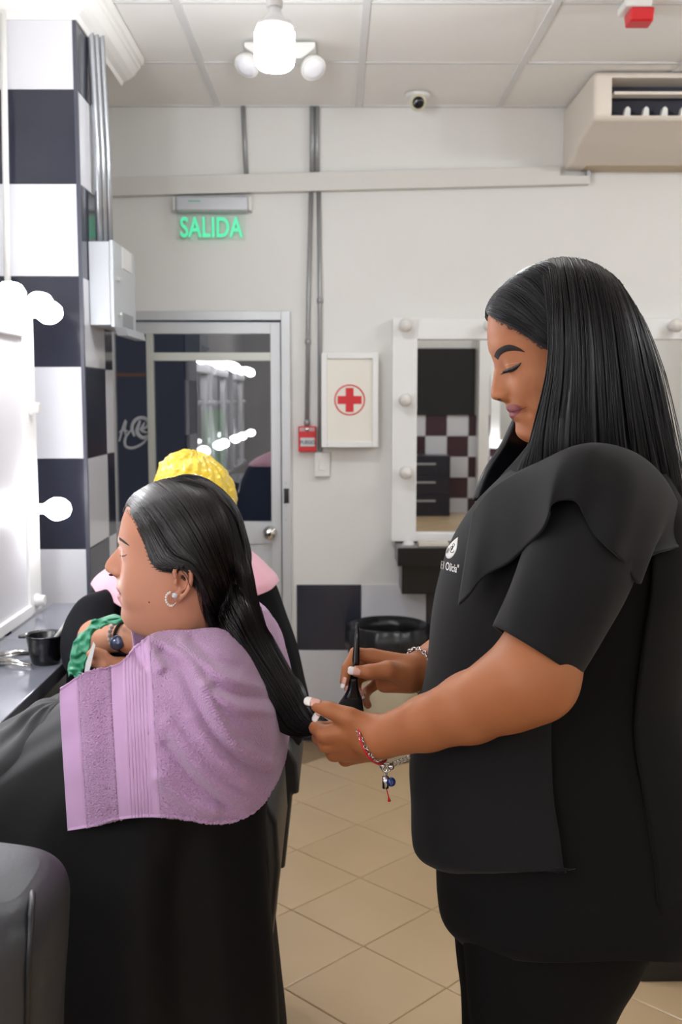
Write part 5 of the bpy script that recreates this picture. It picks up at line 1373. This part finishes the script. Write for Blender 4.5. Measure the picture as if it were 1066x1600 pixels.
hr2 = thing('x', None, None, wloc(cl_p)); hr2.name = 'wet_hair'; hr2.parent = cl_p; hr2.location = (0, 0, 0); WLOC[hr2.name] = wloc(cl_p)
hout2 = P(300, 880, CY) + np.array((0, .02, 0))
hair_sheet('hair_sheet', Gh, M_wet, hr2, .006, .0011, 26, 5, hout2)
# far side: mirrored through the plane of the face
dv_ = np.array((math.cos(YAW2), math.sin(YAW2), 0)); nv_ = np.array((-dv_[1], dv_[0], 0))
Gm = Gh - 2 * ((Gh - pvt) @ nv_)[:, :, None] * nv_
t_ = np.clip((np.linspace(0, 1, 84) - .55) / .3, 0, 1)[None, :, None]; Gm[:, :, 2] -= .009; Gm[:, :, 0] -= .006
Gm = Gm * (1 - t_) + (Gh + np.array((0, .02, 0))) * t_
hair_sheet('hair_sheet', Gm, M_wet, hr2, .006, .0010, 26, 6, hout2)
parts = [strands(Gh, 1300, hout2, .00055, 21, .0012, v0=(0, .02), v1=(.8, 1), clump=60, wander=.006, nseg=30),
         strands(Gm, 200, hout2, .0006, 22, .0012, v0=(0, .06), v1=(.8, 1), clump=40, wander=.006, nseg=24),
         hairline(Gh, bv2, CY, 420, 32, .00032, .006, .10, (0, .42), .10), strands(Gh[:24], 70, hout2, .0005, 23, .0015, v0=(.35, .6), v1=(.85, 1), clump=5, nseg=20),
         strands(Gh[-10:], 50, hout2, .0004, 24, .003, v0=(.2, .5), v1=(.8, 1), nseg=20, wander=.1)]
Vh, Fh = merge(parts); so = obj('hair_strands', Vh, Fh, M_wetb, hr2, smooth=True); so['kind'] = 'stuff'
mb = MB()
for pts in ([(297, 880), (285, 884), (283, 890), (292, 902), (297.5, 918)], ): mb.tube(arclen(cr([on_side(bv2, x, y, CY, .019) for x, y in pts], 30), 24), .0006, 5)
for pts in ([(311, 930), (318, 955), (330, 985)], [(308, 925), (314, 950), (322, 972)]): mb.tube(arclen(cr([on_side(bv2, x, y, CY, .003) for x, y in pts], 20), 16), .0005, 5)
loose = []
for pts in ([(408, 1085), (420, 1110), (430, 1130), (441, 1146)], [(400, 1075), (414, 1103), (428, 1128), (437, 1150)]): loose.append(pts)
loose_mb = mb

# ---- cape
def cfold(q, t):
    g = np.clip(t - .2, 0, 1)
    return g * (.022 * np.sin(7 * q + 2 * t) + .012 * np.sin(13 * q + 1 + 1.5 * t)) + .004 * np.sin(3 * q + 9 * t)
cape = [(984, 244, 343, .054), (992, 240, 348, .060), (1012, 226, 372, .090), (1040, 200, 398, .135), (1064, 160, 412, .155), (1100, 96, 425, .178), (1140, 20, 428, .190), (1180, -40, 425, .200), (1250, -80, 415, .215), (1300, -95, 414, .225), (1400, -105, 424, .235), (1480, -110, 433, .240), (1560, -115, 440, .245), (1650, -120, 446, .25), (1800, -120, 448, .25), (1950, -110, 442, .25)]
G, cl = ring_loft(cape, CY, 220, 150, 2.3, cfold)
cloth('cape', G, cl, M_cape, cl_p, .002)
G, cl = ring_loft([(978, 240, 346, .056), (985, 238, 348, .059), (994, 234, 350, .062)], CY, 60, 8, 2.1); cloth('cape_neckband', G, cl, mat('neckband', (26, 26, 34), .6), cl_p, .003)
# lap and forearms pushing the cape out towards the mirror
lapr = [(1096, 76, 104, .03), (1106, 52, 130, .08), (1124, 22, 190, .13), (1155, -35, 240, .17), (1200, -90, 260, .19), (1300, -120, 270, .20), (1420, -135, 270, .21), (1600, -140, 260, .21)]
G, cl = ring_loft(lapr, CY + .02, 120, 70, 2.2, lambda q, t: .012 * np.sin(5 * q + 3 * t) * t + .006 * np.sin(9 * q - 5 * t) + .005 * np.sin(14 * t + 2 * q))
cloth('cape_lap', G, cl, M_cape, cl_p, .002, cap_top=True)

# ---- lilac towel
M_tow = mat('lilac_terry', (182, 142, 181), 0.95, sheen=0.4, spec=0.1, noise=(380, 0.13), bump=(420, 1.0, 0.0028))
M_tow2 = mat('lilac_weave', (194, 156, 195), 0.9, sheen=0.3, spec=0.1, bump=(900, 0.25, 0.0006))
ctl = [((94, 1075, 1.350), (108, 1298, 1.318), .000), ((135, 1050, 1.352), (150, 1291, 1.300), .018), ((185, 1037, 1.365), (187, 1281, 1.285), .030), ((214, 1008, 1.405), (233, 1277, 1.275), .050),
       ((248, 989, 1.440), (282, 1280, 1.265), .070), ((296, 986, 1.448), (328, 1287, 1.265), .090), ((342, 984, 1.452), (368, 1283, 1.276), .092), ((378, 1006, 1.465), (404, 1263, 1.300), .080),
       ((410, 1050, 1.490), (428, 1228, 1.340), .060), ((434, 1105, 1.520), (442, 1195, 1.410), .040), ((447, 1145, 1.560), (447, 1172, 1.500), .015), ((444, 1120, 1.640), (446, 1180, 1.600), .0)]
nu, nv = 420, 300
rows = []
for f_ in np.linspace(0, 1, 7):
    rw = []
    for T_, B_, bl_ in ctl:
        T_, B_ = np.array(T_, float), np.array(B_, float); q = T_ * (1 - f_) + B_ * f_; q[2] -= bl_ * math.sin(math.pi * f_ ** .85); rw.append(q)
    rows.append(rw)
C = crn(crn(np.array(rows), 0, nv), 1, nu)          # (nv, nu, [px,py,Y])
px_, py_ = C[:, :, 0], C[:, :, 1]; dep = np.zeros_like(px_)
def ridge(pts, wid, amp):
    p = arclen(cr(np.array(pts, float), 60), 60); d2 = np.full(px_.shape, 1e9)
    for a in p: d2 = np.minimum(d2, (px_ - a[0]) ** 2 + (py_ - a[1]) ** 2)
    return 1.5 * amp * np.exp(-d2 / wid ** 2)
dep += ridge([(240, 1000), (275, 1018), (301, 1042), (322, 1085), (345, 1132), (372, 1166), (420, 1192)], 8, .0085)
dep += ridge([(255, 1020), (285, 1052), (305, 1095), (330, 1145), (362, 1180), (410, 1208)], 10, -.006)
dep += ridge([(285, 1005), (308, 1028), (351, 1060), (405, 1073)], 8, .007) + ridge([(300, 1000), (330, 1030), (370, 1045)], 8, -.004)
dep += ridge([(322, 1072), (345, 1092), (376, 1108), (424, 1112)], 8, .0075) + ridge([(335, 1075), (370, 1088), (415, 1092)], 8, -.006)
dep += ridge([(262, 1130), (290, 1172), (312, 1200), (345, 1232), (386, 1256)], 11, .007) + ridge([(262, 1165), (290, 1200), (325, 1235), (350, 1255)], 10, -.005)
dep += ridge([(252, 1215), (290, 1248), (335, 1268)], 11, .006) + ridge([(300, 1125), (335, 1175), (372, 1212), (412, 1235)], 11, .005)
dep += ridge([(205, 1000), (222, 1000), (235, 1015), (250, 1045)], 8, .008) + ridge([(210, 1015), (214, 1030), (225, 1045)], 6, -.006)
dep += ridge([(110, 1100), (112, 1180), (122, 1290)], 14, .003) + ridge([(165, 1100), (170, 1200), (175, 1270)], 14, -.003)
nz_ = RNG.normal(0, 1, (60, 80)); 
big = crn(crn(RNG.normal(0, 1, (9, 13)), 0, nv), 1, nu); dep += .0012 * big
# woven bands: position across the towel measured from its end
tt = np.linspace(0, 1, nu)[None, :] * np.ones((nv, 1)); vv = np.linspace(0, 1, nv)[:, None] * np.ones((1, nu))
pe = px_ - (94 + (108 - 94) * (py_ - 1075) / 223)           # pixels from the towel's end edge
line = lambda a, w_: np.exp(-((pe - a) / w_) ** 2)
skew = (vv - .5) * 8
band = ((pe + skew * 0 > 77) & (pe < 146))
ribs = sum(line(101 + k * 5.2 - 4 * (vv - .5), 1.5) for k in range(7))
dep += .0013 * ribs - .0022 * (line(30, 1.6) + line(32.5, 1.3)) - .0022 * (line(80, 1.6)) - .002 * line(146, 1.8) + .0012 * line(143, 1.6)
hemband = (pe < 29) | ((pe > 81) & (pe < 144))
terry = ~hemband
dep += np.where(terry, .0014 + .00035 * RNG.normal(0, 1, px_.shape), 0)
dep += .003 * np.exp(-((1 - vv) / .012) ** 2) + .002 * np.exp(-(vv / .012) ** 2)
TW = np.zeros((nv, nu, 3))
for i in range(nv):
    for j in range(nu): TW[i, j] = P(C[i, j, 0], C[i, j, 1], C[i, j, 2])
ray = TW - np.array((0, 0, CAM_H)); ray /= np.linalg.norm(ray, axis=2, keepdims=True); TW -= ray * dep[:, :, None]
Ff = grid_faces(nv, nu); TF = TW.copy(); TF[:, :, 1] = 2 * (CY + .06) - TF[:, :, 1]
V = np.vstack([TW.reshape(-1, 3), TF[::4, ::4].reshape(-1, 3)]); F2_ = grid_faces(*TF[::4, ::4].shape[:2])[:, ::-1] + nv * nu
tow = obj('towel', V, np.vstack([Ff, F2_]), [M_tow, M_tow2], None, smooth=True)
mi = np.zeros(len(tow.data.polygons), int); hb = hemband[:-1, :-1].reshape(-1); mi[:len(hb)] = hb.astype(int); tow.data.polygons.foreach_set('material_index', mi)
s = tow.modifiers.new('solid', 'SOLIDIFY'); s.thickness = .005; s.offset = 0
tb_ = bvh_of(TW[::3, ::3].reshape(-1, 3), grid_faces(*TW[::3, ::3].shape[:2]))
for pts in []: loose_mb.tube(arclen(cr([on_side(tb_, x, y, CY, .006) for x, y in pts], 20), 16), np.linspace(.0009, .0003, 16), 5)
loose_mb.build('loose_strands', M_wetb, hr2, smooth=True)
tag(tow, 'lilac terry towel with ribbed border draped over the seated client', 'towel')

# ================================================================== salon chairs
M_lea = mat('black_leather', (22, 22, 25), 0.42, bump=(180, .25, .0008))
M_lea2 = mat('charcoal_leather', (46, 47, 52), 0.45, noise=(6, .12), bump=(160, .3, .0009))
def rbox(x0, x1, y0, y1, z0, z1, name, m, parent, bevel): return MB().box(x0, x1, y0, y1, z0, z1).build(name, m, parent, bevel=bevel)
def salon_chair(x, y, seat, label, m, backx, topz, hw=.22, arms=True):
    t = thing('salon_chair', label, 'chair', (x, y, 0), group='salon chairs facing the lit mirrors')
    MB().lathe([(.21, 0), (.215, .012), (.19, .022), (.06, .035), (.05, .05)], (x, y, 0), (0, 0, 1), 40).build('base', M_chrome, t, smooth=True)
    MB().lathe([(.035, .03), (.035, seat - .11), (.06, seat - .10)], (x, y, 0), (0, 0, 1), 24).build('column', M_chrome, t, smooth=True)
    rbox(x - .25, backx - .06, y - .22, y + .22, seat - .10, seat, 'seat', m, t, .03)
    pts = [(backx - .09, seat - .05), (backx - .03, seat - .06), (backx - .012, seat + .12), (backx + .004, topz - .12), (backx, topz - .05), (backx - .018, topz - .012), (backx - .045, topz), (backx - .075, topz - .02), (backx - .085, topz - .06), (backx - .08, seat + .2)]
    MB().prism(pts, 'y', y - hw, y + hw).build('backrest', m, t, bevel=.02)
    for s_ in ((-1, 1) if arms else ()):
        rbox(x - .22, backx - .09, y + s_ * .255 - .025, y + s_ * .255 + .025, seat + .14, seat + .18, 'armrest', m, t, .012)
        MB().tube([(x + .02, y + s_ * .255, seat + .14), (x + .02, y + s_ * .255, seat - .06), (x + .0, y + s_ * .20, seat - .08)], .013, 10).build('arm_support', M_chrome, t, smooth=True)
    MB().tube([(x - .24, y - .12, seat - .07), (x - .48, y - .12, .22), (x - .48, y + .12, .22), (x - .24, y + .12, seat - .07)], .013, 10).build('footrest', M_chrome, t, smooth=True)
    return t
salon_chair(-.34, CY + .07, .63, 'black salon chair under the client in the lilac towel', M_lea, -.086, P(440, 1214, CY)[2], .13, False)
# ================================================================== the client in the gold cap
GY = 2.5
M_skin3 = skin_mat('third_skin', (176, 122, 94), (160, 90, 90))
gp_ = thing('person', 'person in a shiny yellow cap and dark gown, half hidden behind the seated client', 'person', (P(300, 900, GY)[0], GY, 0))
hc = P(307, 786, GY)
def third(p):
    d = ell(p, hc, (.074, .092, .105))
    d = smin(d, ell(p, hc + np.array((0, -.035, -.07)), (.055, .055, .06)), .03)
    d = smin(d, seg(p, hc + np.array((0, -.088, -.02)), hc + np.array((0, -.106, -.05)), .009, .013), .01)
    for s_ in (-1, 1): d = smin(d, ell(p, hc + np.array((s_ * .077, .0, -.03)), (.008, .016, .028)), .006)
    d = smin(d, seg(p, hc + np.array((0, .01, -.10)), hc + np.array((0, .03, -.20)), .05, .056), .03)
    d = smin(d, seg(p, P(235, 915, GY), P(370, 915, GY), .05, .05), .05)
    d = smin(d, ell(p, P(298, 1010, GY), (.15, .10, .20)), .05)
    d = smin(d, ell(p, (P(298, 1010, GY)[0], GY, .72), (.16, .12, .14)), .06)
    d = smin(d, chain(p, [P(215, 920, GY), P(146, 1020, 2.33), P(150, 996, 2.22), P(205, 996, 2.13), P(238, 1006, 2.10)], [.052, .042, .036, .0285, .026], .015), .02)
    d = smin(d, chain(p, [P(385, 910, GY), P(400, 1040, 2.45), P(300, 1060, 2.2), P(190, 1050, 2.10), P(166, 1038, 2.08)], [.052, .042, .035, .026, .02], .015), .02)
    for k in range(4): d = smin(d, seg(p, P(238, 1006, 2.10) + np.array((0, .01 * k, -.012 * k)), P(275, 1012, 2.09) + np.array((0, .01 * k, -.016 * k)), .0105, .009), .006)
    d = smin(d, chain(p, [P(168, 1038, 2.08), P(160, 1024, 2.075), P(148, 1019, 2.07), P(141, 1022, 2.065)], [.014, .0125, .0115, .0095], .004), .006)
    d = smin(d, chain(p, [P(168, 1042, 2.085), P(156, 1036, 2.08), P(145, 1036, 2.075)], [.013, .011, .009], .004), .006)
    for s_ in (-1, 1): d = smin(d, chain(p, [(hc[0] + s_ * .1, GY, .66), (hc[0] + s_ * .1, GY - .36, .64), (hc[0] + s_ * .1, GY - .38, .26), (hc[0] + s_ * .1, GY - .47, .24)], [.08, .06, .045, .035], .03), .03)
    return d
V3, F3 = nets(third, (-.78, 1.98, .18), (.08, 2.66, 1.50), .0062); V3 = laplacian(V3, F3, 1)
b3 = raw_obj('body', V3, F3, M_skin3); finish_body(b3, gp_)
# face, turned to the camera side
M_eye = mat('dark_eye', (30, 22, 20), .2)
for s_ in (-1, 1):
    q = hc + np.array((s_ * .031, -.088, -.022)); MB().ball(q, .011, .006, .0045, 12, 8).build('eye', M_eye, gp_, smooth=True)
    MB().tube([q + np.array((-.016, -.003, .016)), q + np.array((0, -.006, .020)), q + np.array((.016, -.001, .016))], [.001, .0026, .001], 6).build('eyebrow', M_brow2, gp_, smooth=True)
    lg = [(hc[0] + s_ * .1, GY - .02, .665), (hc[0] + s_ * .1, GY - .20, .66), (hc[0] + s_ * .1, GY - .36, .645), (hc[0] + s_ * .1, GY - .385, .58), (hc[0] + s_ * .1, GY - .38, .42), (hc[0] + s_ * .1, GY - .385, .28)]
    MB().tube(arclen(cr(lg, 40), 30), np.interp(np.linspace(0, 1, 30), [0, .5, .6, 1], [.095, .074, .072, .056]), 20).build('trouser_leg', M_trou, gp_, smooth=True)
    MB().tube([(hc[0] + s_ * .1, GY - .36, .245), (hc[0] + s_ * .1, GY - .42, .24), (hc[0] + s_ * .1, GY - .50, .235)], [.044, .044, .03], 14).build('shoe', M_black, gp_, smooth=True)
MB().tube([hc + np.array((-.022, -.088, -.085)), hc + np.array((0, -.096, -.086)), hc + np.array((.022, -.088, -.085))], [.001, .0055, .001], 8).build('lips', mat('third_lips', (150, 84, 82), .4), gp_, smooth=True)
# gold cap
M_cap = mat('gold_foil_plastic', (234, 200, 36), 0.28, spec=0.6, coat=.4, bump=(90, .8, .006), emit=None)
nth, nph = 160, 70; Vc = []; cnz = crn(crn(RNG.normal(0, 1, (24, 48)), 0, nph), 1, nth); cnz[:, -8:] = cnz[:, -8:] * np.linspace(1, 0, 8) + cnz[:, :1] * np.linspace(0, 1, 8)
rg = np.random.default_rng(4); ph = rg.uniform(0, 6.28, 30)
for i in range(nph):
    t = i / (nph - 1) * R(96)
    for j in range(nth):
        a = 2 * math.pi * j / nth
        cr_ = 1 + .018 * math.sin(17 * a + ph[0]) * math.sin(t) + .012 * math.sin(9 * t + 5 * a + ph[1]) + .010 * math.sin(23 * a + 11 * t) + .008 * math.sin(15 * t - 9 * a) + .011 * cnz[i, j] * min(1, 3 * t)
        edge = max(0, (i - nph + 9) / 8); cr_ *= 1 - .05 * edge ** 2 + .035 * math.sin(34 * a) * edge
        tilt = .022 * math.sin(t)
        Vc.append(hc + np.array((.097 * cr_ * math.sin(t) * math.cos(a), .112 * cr_ * math.sin(t) * math.sin(a), .019 + .0 + .104 * cr_ * math.cos(t) - .24 * (.097 * math.sin(t) * math.cos(a)) + .10 * .112 * math.sin(t) * -math.sin(a) * -1 * .6)))
obj('cap', Vc, grid_faces(nph, nth, True), M_cap, gp_, smooth=True, solid=.0012)
# gown and pink towel
M_gown = mat('dark_navy_gown', (10, 11, 16), 0.85, spec=.15, bump=(500, .1, .0005))
gown = [(862, 245, 368, .075), (878, 205, 392, .10), (893, 172, 414, .125), (915, 148, 430, .14), (960, 124, 446, .15), (1010, 112, 463, .16), (1060, 108, 474, .17), (1100, 108, 482, .175), (1140, 112, 480, .18), (1180, 118, 462, .185), (1195, 120, 450, .185), (1260, 130, 435, .19), (1400, 130, 430, .2)]
G, cl = ring_loft(gown, GY, 120, 90, 2.3, lambda q, t: t * (.006 * np.sin(6 * q) + .005 * np.sin(11 * q + 2))); cloth('gown', G, cl, M_gown, gp_, .003)
slv = [P(190, 940, 2.44), P(150, 968, 2.36), P(130, 1010, 2.28), P(134, 1046, 2.22)]
c = cr(slv, 40); tg = np.gradient(c, axis=0); tg /= np.linalg.norm(tg, axis=1, keepdims=True); a_ = np.cross(tg, (0, 1.0, 0)); a_ /= np.linalg.norm(a_, axis=1, keepdims=True); b_ = np.cross(tg, a_)
q = np.linspace(0, 2 * np.pi, 48, endpoint=False); rr = np.interp(np.linspace(0, 1, 40), [0, .3, .7, 1], [.045, .058, .052, .036])
G = c[:, None] + rr[:, None, None] * (np.cos(q)[None, :, None] * a_[:, None] + .8 * np.sin(q)[None, :, None] * b_[:, None]); G = G + (wrinkle(41, .005, (1, 6), (2, 7))(q[None, :], np.linspace(0, 1, 40)[:, None]))[:, :, None] * a_[:, None]; cloth('sleeve', G, True, M_gown, gp_, .003, cap_bot=True)
cu_t = cr([P(x, y, 2.10) for x, y in ((206, 964), (178, 962), (150, 969), (130, 985), (115, 1004), (110, 1026), (105, 1044), (108, 1056))], 70); cu_b = cr([P(x, y, 2.085) for x, y in ((207, 971), (183, 972), (164, 976), (145, 990), (140, 1011), (134, 1032), (129, 1048), (126, 1056))], 70)
fz_ = np.linspace(0, 1, 14)[:, None, None]; G = cu_t[None] * (1 - fz_) + cu_b[None] * fz_
wr_c = crn(crn(RNG.normal(0, 1, (5, 22)), 0, 14), 1, 70); G[:, :, 1] -= .004 * wr_c + .004 * np.sin(np.linspace(0, np.pi, 14))[:, None]; G[:, :, 2] += .0015 * wr_c[::-1]
cloth('green_cuff', G, False, mat('emerald_satin', (14, 122, 84), .42, sheen=.2), gp_, .004)
# dark inside of the sleeve between cuff and lap
G, cl = ring_loft([(975, 150, 215, .03), (1000, 140, 250, .05), (1030, 132, 262, .06), (1070, 128, 268, .07), (1150, 120, 270, .08)], 2.26, 60, 30, 2.2, lambda q, t: .004 * np.sin(5 * q)); cloth('gown_lap', G, cl, M_gown, gp_, .003, cap_top=True)
M_pink = mat('pale_pink_towel', (226, 168, 184), 0.9, sheen=.4, bump=(500, .5, .0012))
G, cl = ring_loft([(846, 250, 364, .086), (858, 223, 386, .108), (874, 191, 406, .132), (886, 171, 418, .150), (898, 155, 430, .163), (908, 148, 435, .168)], GY, 120, 40, 2.3, lambda q, t: .004 * np.sin(7 * q) * t + .003 * np.sin(12 * q + 1))
qq = np.linspace(0, 2 * np.pi, 120, endpoint=False)
G[:, :, 2] -= (.045 * np.clip(np.sin(qq), 0, 1) ** 2)[None, :] * np.linspace(0, 1, 40)[:, None]
pt = cloth('pink_towel', G, cl, M_pink, None, .006); tag(pt, 'pale pink towel around the shoulders of the person in the yellow cap', 'towel')
# watch, beads, white card, hair clip
L = loop(P(197, 995, 2.136), P(238, 1006, 2.10) - P(150, 996, 2.22), .031, squash=.95)
MB().tube(np.vstack([L, L[:1]]), .0055, 8, caps=False, flat=.35).build('watch_strap', M_blackm, gp_, smooth=True)
MB().lathe([(.015, 0), (.016, .004), (.013, .008), (.001, .009)], P(184, 1004, 2.108), (-.2, -1, .2), 20).build('watch_face', mat('watch_steel', (70, 76, 96), .2, .6), gp_, smooth=True)
bd = MB(); L = loop(P(190, 992, 2.142), P(238, 1006, 2.10) - P(150, 996, 2.22), .0315, n=22)
for k, p in enumerate(L): bd.ball(p, .0048, n=8, m=6)
bd.build('bead_bracelet', mat('beads', (178, 170, 168), .3), gp_, smooth=True)
cdk = thing('white_card', 'small white applicator card held beside the green cuff', 'card', P(140, 1030, 2.06))
V = [P(x, y, yy) for yy in (2.056, 2.060) for x, y in ((146, 1002), (149, 1008), (142, 1040), (139, 1049), (132, 1050), (134, 1036))]
obj('card', V, [(0, 1, 2, 3, 4, 5), (11, 10, 9, 8, 7, 6)] + [(i, (i + 1) % 6, 6 + (i + 1) % 6, 6 + i) for i in range(6)], M_white, cdk)
hcl = thing('hair_clip', 'small silver clip caught on the dark gown beside the wet hair', 'hair clip', P(441, 1010, 2.28))
yg = 2.33
for k in range(3): MB().tube([P(434 + 3 * k, 1003 - k * .3, yg), P(442 + 3 * k, 1017 - k * .3, yg)], .0016, 6).build('prong', M_chrome, hcl, smooth=True)
salon_chair(P(300, 900, GY)[0], GY - .02, .56, 'salon chair hidden under the person in the yellow cap', M_lea, P(300, 900, GY)[0] + .26, .80, .17, False)
# ================================================================== charcoal chair nearest the viewer
fc = thing('salon_chair', 'charcoal leather salon chair cut off by the lower corner of the view', 'chair', (-.55, .98, 0), group='salon chairs facing the lit mirrors')
Yf = 1.0
G, cl = ring_loft([(1345, -60, 48, .055), (1352, -150, 66, .082), (1368, -230, 82, .100), (1392, -260, 90, .108), (1430, -260, 90, .110), (1500, -260, 86, .112), (1600, -260, 80, .114), (1760, -260, 78, .114)], Yf, 140, 80, 3.6)
for i in range(G.shape[0]): G[i, :, 2] -= (G[i, :, 0] - P(88, 1340, Yf)[0]) * .16 * max(0, 1 - i / 60) + .023
cloth('backrest', G, cl, M_lea2, fc, 0, True, True)
fcb = bvh_of(G.reshape(-1, 3), grid_faces(G.shape[0], G.shape[1], True))
def near_edge(px, py): return on_side(fcb, px, py, Yf, .0015)
MB().tube(arclen(cr([near_edge(-20, 1353), near_edge(20, 1360), near_edge(44, 1374), near_edge(50, 1400), near_edge(46, 1480), near_edge(42, 1600)], 60), 40), .0035, 8).build('piping', M_lea, fc, smooth=True)
zs_ = .62
rbox(-.64, -.36, Yf - .22, Yf + .22, zs_ - .1, zs_, 'seat', M_lea2, fc, .03)
MB().lathe([(.27, 0), (.275, .012), (.25, .022), (.06, .035), (.05, .05)], (-.42, Yf, 0), (0, 0, 1), 40).build('base', M_chrome, fc, smooth=True)
MB().lathe([(.035, .03), (.035, zs_ - .11), (.06, zs_ - .10)], (-.42, Yf, 0), (0, 0, 1), 24).build('column', M_chrome, fc, smooth=True)
